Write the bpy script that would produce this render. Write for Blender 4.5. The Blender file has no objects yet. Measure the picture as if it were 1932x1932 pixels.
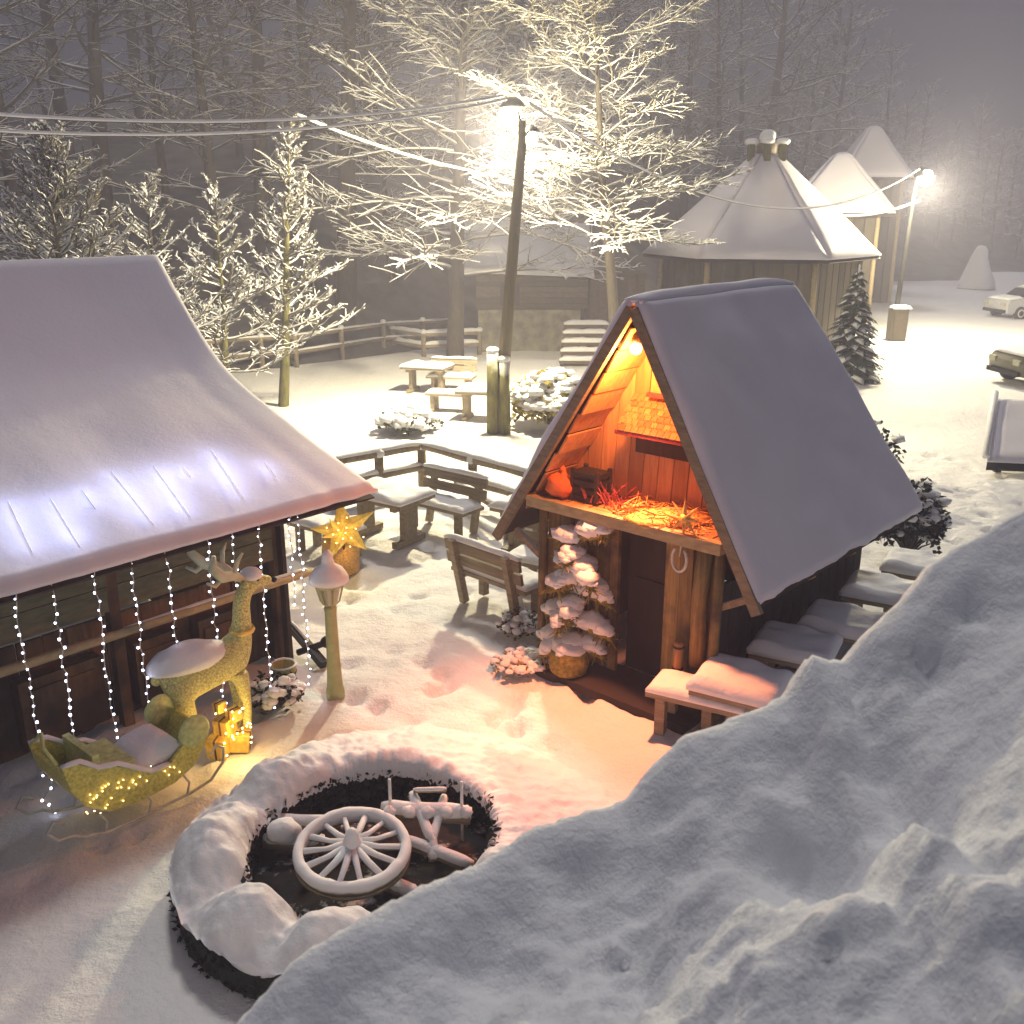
import bpy, math, random
from mathutils import Vector, Matrix, noise
R = math.radians
S = bpy.context.scene
COL = S.collection
V3 = Vector
rnd = random.Random(7)

# ------------------------------------------------------------------ camera
H = 5.03
PITCH = R(17.43)
F = 0.95
CP, SP = math.cos(PITCH), math.sin(PITCH)
cam_d = bpy.data.cameras.new('camera')
cam = bpy.data.objects.new('camera', cam_d)
COL.objects.link(cam)
cam.location = (0, 0, H)
cam.rotation_euler = (R(90) - PITCH, 0, 0)
cam_d.sensor_width = 36
cam_d.lens = 36 * F
cam_d.clip_start = 0.05
cam_d.clip_end = 1000
cam_d.dof.use_dof = True; cam_d.dof.focus_distance = 10.5; cam_d.dof.aperture_fstop = 4.0
S.camera = cam

def ray(u, v):
    a = (u - 966) / 1932 / F
    c = (966 - v) / 1932 / F
    return V3((a, CP + c * SP, -SP + c * CP))
def G(u, v, z=0.0):                      # where the line of sight meets height z
    d = ray(u, v)
    return V3((0, 0, H)) + d * ((z - H) / d.z)
def Y(u, v, y):                          # where it meets distance y
    d = ray(u, v)
    return V3((0, 0, H)) + d * (y / d.y)
def at(u, v, y):                         # plan position of column u at the distance y, on the ground
    p = Y(u, v, y); return V3((p.x, p.y, 0))
def smooth(a, b, x):
    t = min(1, max(0, (x - a) / (b - a))); return t * t * (3 - 2 * t)
def nz(x, y, z=0.0): return noise.noise(V3((x, y, z)))
def lerp_tab(tab, x):
    if x <= tab[0][0]: return tab[0][1]
    for (x0, y0), (x1, y1) in zip(tab, tab[1:]):
        if x <= x1:
            t = (x - x0) / (x1 - x0); return y0 + (y1 - y0) * t
    return tab[-1][1]

# ------------------------------------------------------------------ mesh builder
class MB:
    def __init__(s): s.v = []; s.f = []
    def add(s, vs, fs):
        o = len(s.v); s.v.extend(vs); s.f.extend([tuple(i + o for i in f) for f in fs])
    def box(s, c, size, X=(1, 0, 0), Z=(0, 0, 1)):
        X = V3(X).normalized(); Z = V3(Z); Z = (Z - X * Z.dot(X)).normalized(); Yv = Z.cross(X)
        c = V3(c); h = [q / 2 for q in size]
        vs = [c + X * (h[0] * a) + Yv * (h[1] * b) + Z * (h[2] * d) for d in (-1, 1) for b in (-1, 1) for a in (-1, 1)]
        s.add(vs, [(0, 2, 3, 1), (4, 5, 7, 6), (0, 1, 5, 4), (2, 6, 7, 3), (0, 4, 6, 2), (1, 3, 7, 5)])
    def beam(s, p0, p1, w, h, up=(0, 0, 1)):
        p0, p1 = V3(p0), V3(p1); d = p1 - p0
        s.box((p0 + p1) / 2, (d.length, w, h), d, up)
    def tube(s, pts, rad, n=6, cap=True):
        pts = [V3(p) for p in pts]
        if not hasattr(rad, '__len__'): rad = [rad] * len(pts)
        vs = []; fs = []
        u = None
        for i, p in enumerate(pts):
            t = (pts[min(i + 1, len(pts) - 1)] - pts[max(i - 1, 0)]).normalized()
            if u is None:
                ref = V3((0, 0, 1)) if abs(t.z) < .9 else V3((1, 0, 0))
                u = t.cross(ref).normalized()
            else:
                u = (u - t * u.dot(t)).normalized()
            w = t.cross(u)
            for k in range(n):
                a = 2 * math.pi * k / n
                vs.append(p + (u * math.cos(a) + w * math.sin(a)) * rad[i])
        for i in range(len(pts) - 1):
            for k in range(n):
                k2 = (k + 1) % n
                fs.append((i * n + k, i * n + k2, (i + 1) * n + k2, (i + 1) * n + k))
        if cap:
            fs.append(tuple(range(n - 1, -1, -1)))
            m = (len(pts) - 1) * n
            fs.append(tuple(range(m, m + n)))
        s.add(vs, fs)
    def lathe(s, prof, c=(0, 0, 0), n=16, axis=(0, 0, 1), cap=True):
        c = V3(c); A = V3(axis).normalized()
        ref = V3((1, 0, 0)) if abs(A.x) < .9 else V3((0, 1, 0))
        U = A.cross(ref).normalized(); W = A.cross(U)
        vs = []; fs = []
        for (r, z) in prof:
            for k in range(n):
                a = 2 * math.pi * k / n
                vs.append(c + A * z + (U * math.cos(a) + W * math.sin(a)) * max(r, 1e-4))
        for i in range(len(prof) - 1):
            for k in range(n):
                k2 = (k + 1) % n
                fs.append((i * n + k, i * n + k2, (i + 1) * n + k2, (i + 1) * n + k))
        if cap:
            fs.append(tuple(range(n - 1, -1, -1)))
            m = (len(prof) - 1) * n
            fs.append(tuple(range(m, m + n)))
        s.add(vs, fs)
    def blob(s, c, r, n=10, m=7, amp=.15, freq=2.0, seed=0.0, squash=(1, 1, 1)):
        c = V3(c); vs = []; fs = []
        for i in range(m + 1):
            th = math.pi * i / m
            for k in range(n):
                a = 2 * math.pi * k / n
                d = V3((math.sin(th) * math.cos(a), math.sin(th) * math.sin(a), math.cos(th)))
                q = r * (1 + amp * noise.noise(d * freq + V3((seed, seed * .7, 3.1))))
                vs.append(c + V3((d.x * q * squash[0], d.y * q * squash[1], d.z * q * squash[2])))
        for i in range(m):
            for k in range(n):
                k2 = (k + 1) % n
                fs.append((i * n + k, (i + 1) * n + k, (i + 1) * n + k2, i * n + k2))
        s.add(vs, fs)
    def prism(s, poly, ext):                # closed outline (list of points) pushed along ext
        poly = [V3(p) for p in poly]; ext = V3(ext); n = len(poly)
        vs = poly + [p + ext for p in poly]
        fs = [tuple(range(n - 1, -1, -1)), tuple(range(n, 2 * n))]
        for k in range(n):
            k2 = (k + 1) % n
            fs.append((k, k2, n + k2, n + k))
        s.add(vs, fs)
    def slab(s, P, nu, nv, thick, edge=.12, amp=.0, freq=2.0, up=None, seed=0.0):
        # layer of snow lying on the surface P(u,v), rounded towards its edges
        base = [[V3(P(i / nu, j / nv)) for i in range(nu + 1)] for j in range(nv + 1)]
        vs = []; fs = []
        def prof(t, n):
            q = min(t, 1 - t) / edge
            return 1 if q >= 1 else math.sqrt(max(0, 1 - (1 - q) ** 2))
        W = nu + 1
        for j in range(nv + 1):
            for i in range(nu + 1):
                p = base[j][i]
                if up is None:
                    du = base[j][min(i + 1, nu)] - base[j][max(i - 1, 0)]
                    dv = base[min(j + 1, nv)][i] - base[max(j - 1, 0)][i]
                    N = du.cross(dv).normalized()
                    if N.z < 0: N = -N
                else: N = V3(up)
                f = .35 + .65 * prof(i / nu, nu) * prof(j / nv, nv)
                k = thick * f
                if amp: k += amp * nz(p.x * freq + seed, p.y * freq, p.z * freq) * f
                vs.append(p + N * k)
        n0 = len(vs)
        for j in range(nv + 1):
            for i in range(nu + 1): vs.append(base[j][i])
        for j in range(nv):
            for i in range(nu):
                a = j * W + i
                fs.append((a, a + 1, a + W + 1, a + W))
                fs.append((n0 + a, n0 + a + W, n0 + a + W + 1, n0 + a + 1))
        for i in range(nu):
            fs.append((i, n0 + i, n0 + i + 1, i + 1)); a = nv * W + i
            fs.append((a, a + 1, n0 + a + 1, n0 + a))
        for j in range(nv):
            a = j * W; fs.append((a, a + W, n0 + a + W, n0 + a)); a = j * W + nu
            fs.append((a, n0 + a, n0 + a + W, a + W))
        s.add(vs, fs)
    def build(s, name, mat, parent=None, smooth=False, local=False, auto=False):
        off = V3((0, 0, 0))
        if not local:
            q = parent
            while q is not None: off = off + q.location; q = q.parent
        me = bpy.data.meshes.new(name)
        me.from_pydata([tuple(V3(p) - off) for p in s.v], [], s.f)
        me.validate(); me.update()
        if smooth or auto:
            me.polygons.foreach_set('use_smooth', [True] * len(me.polygons))
        if auto:
            try: me.set_sharp_from_angle(angle=R(40))
            except Exception: pass
        me.materials.append(mat)
        o = bpy.data.objects.new(name, me); COL.objects.link(o)
        if parent is not None: o.parent = parent
        return o

def recalc(o):
    import bmesh
    bm = bmesh.new(); bm.from_mesh(o.data)
    bmesh.ops.recalc_face_normals(bm, faces=bm.faces); bm.to_mesh(o.data); bm.free()
    return o

def tag(o, label, cat, group=None, kind=None):
    o['label'] = label
    if kind: o['kind'] = kind
    else: o['category'] = cat
    if group: o['group'] = group
    return o
def thing(name, loc, label, cat, group=None, rz=0):
    o = bpy.data.objects.new(name, None); COL.objects.link(o)
    o.location = loc; o.rotation_euler = (0, 0, rz); o.empty_display_size = .2
    return tag(o, label, cat, group)
def copy_tree(o, loc=None, rz=None, label=None, group=None, parent=None, scale=None):
    c = o.copy(); COL.objects.link(c)
    if parent is not None: c.parent = parent
    if loc is not None: c.location = loc
    if rz is not None: c.rotation_euler = (0, 0, rz)
    if scale is not None: c.scale = (scale,) * 3
    if label: c['label'] = label
    if group: c['group'] = group
    for ch in list(o.children): copy_tree(ch, parent=c)
    return c

# ------------------------------------------------------------------ materials
class NT:
    def __init__(s, name):
        s.m = bpy.data.materials.new(name); s.m.use_nodes = True
        s.t = s.m.node_tree; s.n = s.t.nodes; s.l = s.t.links
        s.b = s.n['Principled BSDF']; s.out = s.n['Material Output']
    def new(s, t, **kw):
        q = s.n.new(t)
        for k, v in kw.items():
            if k in q.inputs: q.inputs[k].default_value = v
            else: setattr(q, k, v)
        return q
    def ramp(s, fac, stops):
        q = s.n.new('ShaderNodeValToRGB'); e = q.color_ramp.elements
        e[0].position, e[0].color = stops[0][0], (*stops[0][1], 1)
        e[1].position, e[1].color = stops[1][0], (*stops[1][1], 1)
        for p, c in stops[2:]:
            x = e.new(p); x.color = (*c, 1)
        s.l.new(fac, q.inputs[0]); return q.outputs[0]
    def mix(s, fac, a, b):
        q = s.n.new('ShaderNodeMix'); q.data_type = 'RGBA'
        for sock, val in ((q.inputs[0], fac), (q.inputs[6], a), (q.inputs[7], b)):
            if hasattr(val, 'links') or hasattr(val, 'is_linked'): s.l.new(val, sock)
            elif hasattr(val, '__len__'): sock.default_value = (*val, 1)
            else: sock.default_value = val
        return q.outputs[2]
    def noise(s, scale, detail=4, rough=.55, vec=None):
        q = s.new('ShaderNodeTexNoise', Scale=scale, Detail=detail, Roughness=rough)
        if vec is not None: s.l.new(vec, q.inputs['Vector'])
        return q.outputs['Fac']
    def pos(s): return s.new('ShaderNodeNewGeometry').outputs['Position']
    def obj(s): return s.new('ShaderNodeTexCoord').outputs['Object']
    def bump(s, h, strength=.3, dist=.02, prev=None):
        q = s.new('ShaderNodeBump', Strength=strength, Distance=dist)
        s.l.new(h, q.inputs['Height'])
        if prev is not None: s.l.new(prev, q.inputs['Normal'])
        s.l.new(q.outputs[0], s.b.inputs['Normal']); return q.outputs[0]
    def upmask(s, lo, hi, amp=.25, scale=6):
        g = s.new('ShaderNodeNewGeometry')
        sx = s.new('ShaderNodeSeparateXYZ'); s.l.new(g.outputs['Normal'], sx.inputs[0])
        n = s.noise(scale, 3, vec=g.outputs['Position'])
        ma = s.new('ShaderNodeMath', operation='MULTIPLY_ADD'); s.l.new(n, ma.inputs[0]); ma.inputs[1].default_value = amp * 2
        s.l.new(sx.outputs[2], ma.inputs[2])
        mr = s.new('ShaderNodeMapRange'); s.l.new(ma.outputs[0], mr.inputs[0])
        mr.inputs[1].default_value = lo + amp; mr.inputs[2].default_value = hi + amp
        return mr.outputs[0]

def snow_mat(name, col=(.80, .81, .84), fine=28, coarse=5, bs=.45, grain=True):
    t = NT(name); p = t.pos()
    t.l.new(t.ramp(t.noise(coarse * .3, 5, vec=p), [(.3, tuple(c * .93 for c in col)), (.7, col)]), t.b.inputs['Base Color'])
    t.b.inputs['Roughness'].default_value = .62
    t.b.inputs['Specular IOR Level'].default_value = .25
    a = t.bump(t.noise(coarse, 5, .6, p), bs, .05)
    if grain: t.bump(t.noise(fine, 5, .7, p), bs, .015, a)
    return t.m
def plain(name, col, rough=.7, metal=0.0, var=.25, scale=8, bump=.2):
    t = NT(name); p = t.obj()
    t.l.new(t.ramp(t.noise(scale, 5, vec=p), [(.3, tuple(c * (1 - var) for c in col)), (.7, tuple(min(1, c * (1 + var)) for c in col))]), t.b.inputs['Base Color'])
    t.b.inputs['Roughness'].default_value = rough; t.b.inputs['Metallic'].default_value = metal
    if bump: t.bump(t.noise(scale * 5, 4, vec=p), bump, .01)
    return t.m
def wood(name, c1, c2, axis=2, snow=None, rough=.75, scale=7, stain=None):
    t = NT(name); g = t.new('ShaderNodeNewGeometry')
    mp = t.new('ShaderNodeMapping'); tc = t.new('ShaderNodeTexCoord')
    t.l.new(tc.outputs['Object'], mp.inputs[0])
    sc = [scale] * 4; sc[axis] = scale * .09
    if axis == 3: sc = [scale * .3, scale * .3, scale]
    mp.inputs['Scale'].default_value = sc[:3]
    n = t.noise(3.0, 6, .65, mp.outputs[0])
    c = t.ramp(n, [(.28, c1), (.72, c2)])
    rv = t.new('ShaderNodeMapRange'); t.l.new(g.outputs['Random Per Island'], rv.inputs[0])
    rv.inputs[3].default_value = .55; rv.inputs[4].default_value = 1.3
    hs = t.new('ShaderNodeHueSaturation'); t.l.new(rv.outputs[0], hs.inputs['Value']); t.l.new(c, hs.inputs['Color'])
    c = hs.outputs[0]
    if stain:
        c = t.mix(t.ramp(t.noise(1.6, 4, vec=tc.outputs['Object']), [(.42, (0, 0, 0)), (.62, (1, 1, 1))]), c, stain)
    if snow: c = t.mix(t.upmask(snow[0], snow[1]), c, (.78, .79, .82))
    t.l.new(c, t.b.inputs['Base Color'])
    t.b.inputs['Roughness'].default_value = rough
    t.bump(n, .35, .012)
    return t.m
def emit(name, col, st):
    t = NT(name)
    t.b.inputs['Base Color'].default_value = (*col, 1)
    t.b.inputs['Emission Color'].default_value = (*col, 1); t.b.inputs['Emission Strength'].default_value = st
    return t.m
def bark(name, c1, c2, lo, hi, amp=.25):
    t = NT(name); p = t.pos()
    mp = t.new('ShaderNodeMapping'); t.l.new(p, mp.inputs[0]); mp.inputs['Scale'].default_value = (9, 9, 2)
    n = t.noise(2.0, 5, .65, mp.outputs[0])
    c = t.ramp(n, [(.3, c1), (.7, c2)])
    c = t.mix(t.upmask(lo, hi, amp, 3), c, (.80, .81, .84))
    t.l.new(c, t.b.inputs['Base Color']); t.b.inputs['Roughness'].default_value = .85
    t.bump(n, .5, .03)
    return t.m

M = {}
M['ground'] = snow_mat('ground_snow', (.80, .80, .82), 40, 9, .6)
M['bank'] = snow_mat('bank_snow', (.89, .90, .94), 140, 20, .42)
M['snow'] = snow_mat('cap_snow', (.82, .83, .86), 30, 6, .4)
M['roofsnow'] = snow_mat('roof_snow', (.70, .68, .76), 22, 1.6, .28)  # dim mauve light on the roofs is put into this snow colour
M['hillsnow'] = plain('hill_snow_shaded', (.055, .053, .052), .9, var=.75, scale=.9, bump=.6)  # dimness of the snowy hillside put into a near-black base colour
M['oldwood'] = wood('weathered_wood', (.13, .10, .065), (.30, .25, .17), 0, snow=(.55, .8))
M['oldwoodx'] = wood('weathered_wood_lengthwise', (.15, .12, .08), (.33, .28, .19), 0)
M['greenwood'] = wood('dark_green_brown_boards', (.075, .078, .042), (.18, .18, .10), 3)
M['shadewood'] = wood('shade_black_wood', (.004, .003, .003), (.014, .010, .008), 2)  # shade under the loft and eaves put into near-black wood
M['snowywood'] = wood('snow_crusted_wood', (.12, .10, .07), (.26, .22, .15), 3, snow=(-.35, .05))
M['darkwood'] = wood('dark_brown_wood', (.012, .008, .006), (.04, .025, .017), 2)
M['brownwood'] = wood('brown_plank_wood', (.08, .042, .02), (.2, .11, .05), 2, stain=(.03, .016, .01))
M['honey'] = wood('honey_plank_wood', (.34, .17, .06), (.60, .33, .13), 2)
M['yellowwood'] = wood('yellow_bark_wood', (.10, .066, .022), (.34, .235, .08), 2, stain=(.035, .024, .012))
M['barge'] = wood('bargeboard_wood', (.12, .10, .065), (.27, .225, .15), 3)
M['shingle'] = wood('shingle_wood', (.2, .09, .03), (.42, .21, .08), 2, scale=22)
M['poledark'] = wood('dark_pole_wood', (.05, .042, .022), (.11, .095, .05), 2)
M['rail'] = wood('rail_wood', (.25, .19, .10), (.48, .38, .2), 3)
M['bark'] = bark('bark_snow', (.015, .012, .009), (.05, .042, .03), .35, .7)
M['mossbark'] = bark('mossy_bark', (.045, .045, .012), (.16, .15, .04), .45, .8)
M['twig'] = bark('snowy_twig', (.05, .045, .032), (.10, .09, .06), -.30, .25, .3)
M['twigdim'] = bark('dim_sparse_snow_twig', (.018, .015, .011), (.045, .038, .027), .25, .8, .3)  # darker, less snowy copy of twig; paints in the dimness of the wood
M['leafdark'] = plain('dark_leaf', (.010, .014, .008), .8, var=.5, scale=30)
M['fir'] = plain('fir_needles', (.03, .045, .018), .8, var=.5, scale=20)
M['soil'] = plain('dark_soil', (.012, .011, .010), .95, var=.5, scale=10, bump=.6)
def soil_mat():
    t = NT('dark_soil_dusted'); p = t.pos()
    c = t.ramp(t.noise(10, 5, vec=p), [(.3, (.007, .006, .006)), (.7, (.02, .018, .016))])
    c = t.mix(t.ramp(t.noise(3.2, 7, .7, p), [(.56, (0, 0, 0)), (.66, (1, 1, 1))]), c, (.62, .63, .67))
    t.l.new(c, t.b.inputs['Base Color']); t.b.inputs['Roughness'].default_value = .95
    t.bump(t.noise(14, 5, vec=p), .7, .02); return t.m
M['soil'] = soil_mat()
M['iron'] = plain('black_iron', (.012, .013, .012), .6, .2)
M['wiregrey'] = plain('pale_wire', (.55, .55, .5), .5, .0)
M['tinsel'] = plain('yellow_green_tinsel', (.78, .68, .24), .5, .1, var=.55, scale=55, bump=.9)
M['gold'] = plain('gold_foil', (.85, .55, .12), .32, .55, var=.35, scale=14, bump=.6)
M['sleighpaint'] = plain('olive_gold_sleigh', (.66, .62, .13), .45, .1, var=.3, scale=38, bump=.6)
M['sleighlight'] = plain('pale_green_felt', (.56, .62, .24), .7, var=.25, scale=20)
M['antler'] = plain('pale_antler', (.50, .52, .36), .6, var=.15)
M['postpaint'] = plain('pale_green_post', (.36, .38, .17), .5, var=.15, scale=12, bump=.15)
M['bucket'] = wood('bucket_wood', (.20, .17, .05), (.42, .37, .13), 2)
M['stone'] = plain('stone_wall', (.24, .225, .17), .9, var=.45, scale=3, bump=.8)
M['cottage'] = wood('cottage_boards', (.05, .038, .022), (.12, .09, .055), 3)
M['gazebo'] = wood('gazebo_boards', (.045, .036, .018), (.12, .095, .05), 2)
M['moss'] = plain('yellow_moss', (.24, .20, .035), .9, var=.5, scale=25, bump=1.0)
M['orange'] = plain('orange_cloth', (.75, .17, .03), .8, var=.25)
M['straw'] = plain('straw', (.62, .34, .09), .7, var=.4, scale=40)
M['redberry'] = plain('dark_red_twigs', (.25, .035, .03), .7, var=.4, scale=30)
M['carwhite'] = plain('snowed_car_paint', (.45, .46, .48), .35, var=.1)
M['cardark'] = plain('olive_car_paint', (.10, .095, .05), .3, var=.2)
M['carglass'] = plain('car_glass', (.02, .022, .025), .1, var=.1, bump=0)
M['tyre'] = plain('black_rubber', (.012, .012, .012), .9)
M['bulb'] = emit('fairy_bulb', (.76, .78, 1.0), 8)
M['warmbulb'] = emit('gold_fairy_bulb', (1.0, .62, .22), 10)
M['lamp'] = emit('street_lamp_glow', (1.0, .86, .52), 60)
M['orangelamp'] = emit('orange_lamp_glow', (1.0, .62, .22), 30)
M['lampglass'] = plain('lantern_glass', (.42, .42, .30), .25, var=.2, bump=0)

# ------------------------------------------------------------------ ground, hill, bank
RC = G(705, 1640)                         # centre of the round bed
def gz(x, y):
    d = math.hypot(x, y - 11)
    k = 1 - smooth(9, 16, d)
    z = .05 * nz(x * .35, y * .35) + .02 * nz(x * 1.1, y * 1.1, 4)
    z += k * (.04 * nz(x * 2.6, y * 2.6, 9) + .026 * abs(nz(x * 6, y * 6, 2)))
    tr_ = smooth(-.15, .25, nz(x * .5 + 3, y * .5, 6) + .12) * (1 - smooth(17, 23, y)) * smooth(5, 7, y)
    if tr_ > .02:
        dv = noise.voronoi(V3((x * 2.7, y * 2.1, 0)))[0][0]
        z -= .13 * tr_ * (1 - smooth(.12, .42, dv))
    z += (1 - k) * .012 * nz(x * 3, y * 3, 5)
    # trodden path to the right of the A-frame
    z += .03 * abs(nz(x * 4, y * 4, 7)) * smooth(4, 6, x) * (1 - smooth(15, 19, y))
    return z - .02
def axis(a0, a1, step, far):
    L = [a0 + i * step for i in range(int((a1 - a0) / step) + 1)]
    s = step; q = L[-1]
    while q < far:
        s *= 1.35; q += s; L.append(q)
    s = step; q = L[0]; pre = []
    while q > -far:
        s *= 1.35; q -= s; pre.append(q)
    return pre[::-1] + L
def grid_obj(name, xs, ys, fz, mat, keep=None):
    m = MB(); W = len(xs)
    m.v = [V3((x, y, fz(x, y))) for y in ys for x in xs]
    for j in range(len(ys) - 1):
        for i in range(W - 1):
            a = j * W + i
            m.f.append((a, a + 1, a + W + 1, a + W))
    return m.build(name, mat, None, smooth=True)
g = grid_obj('ground', axis(-9, 11, .085, 130), axis(3.5, 24, .085, 130), gz, M['ground'])
tag(g, 'trodden snow covering the yard and the car park', None, kind='structure')

def hz(x, y):
    edge = lerp_tab([(-30, 27), (-8, 31), (0, 39), (8, 47), (16, 56), (24, 70)], x)
    t = max(0, y - edge)
    rise = 15 * (1 - math.exp(-t * .035))
    rise *= 1 - smooth(14, 34, x - (y - 50) * .18)
    rise += 6.5 * smooth(78, 108, y) * smooth(8, 26, x)
    return rise + (.5 * nz(x * .15, y * .15, 3) + .18 * nz(x * .6, y * .6, 1)) * min(1, t * .3) - .25
h = grid_obj('hill', [-70 + 1.2 * i for i in range(122)], [26 + 1.2 * i for i in range(70)], hz, M['hillsnow'])
tag(h, 'wooded snowy hillside behind the fence, night shade put into its colour', None, kind='structure')

crest_px = [(250, 2120, 1.85), (450, 1925, 2.0), (560, 1800, 2.08), (700, 1715, 2.2), (800, 1665, 2.3), (915, 1620, 2.4), (1000, 1560, 2.48), (1180, 1505, 2.55),
            (1230, 1440, 2.6), (1290, 1385, 2.62), (1400, 1345, 2.64), (1480, 1310, 2.66), (1500, 1275, 2.68), (1530, 1232, 2.68), (1560, 1240, 2.69), (1590, 1245, 2.7),
            (1640, 1185, 2.7), (1710, 1120, 2.73), (1760, 1055, 2.76), (1840, 1010, 2.78), (1932, 955, 2.8), (2200, 830, 2.9)]
crest = [Y(*c) for c in crest_px]
ctz = [(c.x, c.z) for c in crest]; cty = [(c.x, c.y) for c in crest]
def bank_z(x, y):
    yc = lerp_tab(cty, x); zc = lerp_tab(ctz, x)
    d = yc - y
    if d < 0:                                # far side falls away to the yard
        return max(-.3, zc - .02 - (-d) * .5 - 1.9 * max(0, -d - .05))
    n = .06 * nz(x * 2.2, y * 2.2, 1) + .055 * nz(x * 4.4, y * 5, 8) + .035 * nz(x * 8.3, y * 8.3, 6) + .05 * abs(nz(x * 3.1 + 5, y * 3.1, 2)) + .022 * abs(nz(x * 17, y * 17, 4)) * (1 + 2 * smooth(-.1, .4, nz(x * 1.5, y * 1.5, 30))) + .016 * nz(x * 13, y * 13, 3) + .007 * nz(x * 31, y * 31, 3)
    # second, nearer swell
    y2 = 1.62 + .16 * x + .05 * math.sin(x * 3)
    swell = .05 * math.exp(-((y - y2) / .22) ** 2) * smooth(-.6, .1, x) * (1 - .5 * smooth(.9, 1.4, x))
    y3 = 1.0 + .55 * x
    swell += .05 * math.exp(-((y - y3) / .2) ** 2) * smooth(.15, .5, x)
    dimple = -.20 * math.exp(-((x - .80) / .15) ** 2 - ((y - 2.12) / .15) ** 2)
    dish = -.13 * math.sin(min(1, d / .9) * math.pi)
    return zc - .10 * d + (n + swell + dimple + dish) * smooth(0, .22, d)
def bx(x): return x
xs = [-3.2 + i * .019 for i in range(370)]; ys = [-.9 + i * .019 for i in range(200)] + [2.9 + .08 * i for i in range(42)]
b = grid_obj('snow_bank', xs, ys, bank_z, M['bank'])
tag(b, 'high lumpy snow bank in front of the viewer', None, kind='structure')

# ------------------------------------------------------------------ world, sun, haze
w = bpy.data.worlds.new('World'); S.world = w; w.use_nodes = True
nt = w.node_tree; nt.nodes.clear()
out = nt.nodes.new('ShaderNodeOutputWorld')
sky = nt.nodes.new('ShaderNodeTexSky'); sky.sky_type = 'NISHITA'; sky.sun_disc = False
SUN_EL, SUN_AZ = R(56), R(-6)
sky.sun_elevation = SUN_EL; sky.sun_rotation = SUN_AZ
b1 = nt.nodes.new('ShaderNodeBackground'); b1.inputs[1].default_value = .003
nt.links.new(sky.outputs[0], b1.inputs[0])
tc = nt.nodes.new('ShaderNodeTexCoord')
dp = nt.nodes.new('ShaderNodeVectorMath'); dp.operation = 'DOT_PRODUCT'; dp.inputs[1].default_value = (.05, -.42, .905)
nt.links.new(tc.outputs['Generated'], dp.inputs[0])
cr = nt.nodes.new('ShaderNodeValToRGB'); nt.links.new(dp.outputs['Value'], cr.inputs[0])
e = cr.color_ramp.elements
e[0].position = 0; e[0].color = (.026, .021, .085, 1)
e[1].position = .85; e[1].color = (.355, .375, .52, 1)
b2 = nt.nodes.new('ShaderNodeBackground'); b2.inputs[1].default_value = .20
nt.links.new(cr.outputs[0], b2.inputs[0])
ad = nt.nodes.new('ShaderNodeAddShader'); nt.links.new(b1.outputs[0], ad.inputs[0]); nt.links.new(b2.outputs[0], ad.inputs[1])
nt.links.new(ad.outputs[0], out.inputs[0])

def light(name, typ, loc, power, col, size=.1, parent=None):
    d = bpy.data.lights.new(name, typ); d.energy = power; d.color = col
    if typ == 'SUN': d.angle = size
    else: d.shadow_soft_size = size
    o = bpy.data.objects.new(name, d); COL.objects.link(o); o.location = loc
    return o
sun = light('sun', 'SUN', (0, 30, 30), 1.2, (1.0, .95, .86), R(9))
dirv = V3((math.sin(SUN_AZ) * math.cos(SUN_EL), math.cos(SUN_AZ) * math.cos(SUN_EL), math.sin(SUN_EL)))
sun.rotation_euler = dirv.to_track_quat('Z', 'Y').to_euler()

m = MB(); m.box((0, 52, 11), (150, 120, 26))
hz_t = NT('haze_air'); hz_t.n.remove(hz_t.b)
pv = hz_t.new('ShaderNodeVolumePrincipled'); pv.inputs['Color'].default_value = (.74, .74, .96, 1)
pv.inputs['Density'].default_value = .0053; pv.inputs['Anisotropy'].default_value = 0
hz_t.l.new(pv.outputs[0], hz_t.out.inputs['Volume'])
o = m.build('haze', hz_t.m); tag(o, 'thin freezing mist over the whole yard', None, kind='stuff')

# ------------------------------------------------------------------ A-frame hut
ZE = 1.43
pL = G(945, 1000, ZE); pR = G(1425, 1140, ZE)
E = (pR - pL); HW = E.length / 2; E.normalize()
B = V3((-E.y, E.x, 0)); MID = (pL + pR) / 2; MID.z = 0
HA = H - .2397 * (H - ZE) + .03
def hp(a, s, z):
    a += .14 * max(0, z - ZE) / (HA - ZE)
    return MID + E * a + B * s + V3((0, 0, z))
def hw(z): return HW * (HA - z) / (HA - ZE)
RIDGE_S, EAVE_S = 3.05, 4.05
hut = thing('frame_hut', hp(0, 1.5, 0), 'steep A-frame wooden hut with glowing orange loft and snow roof', 'hut')
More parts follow.
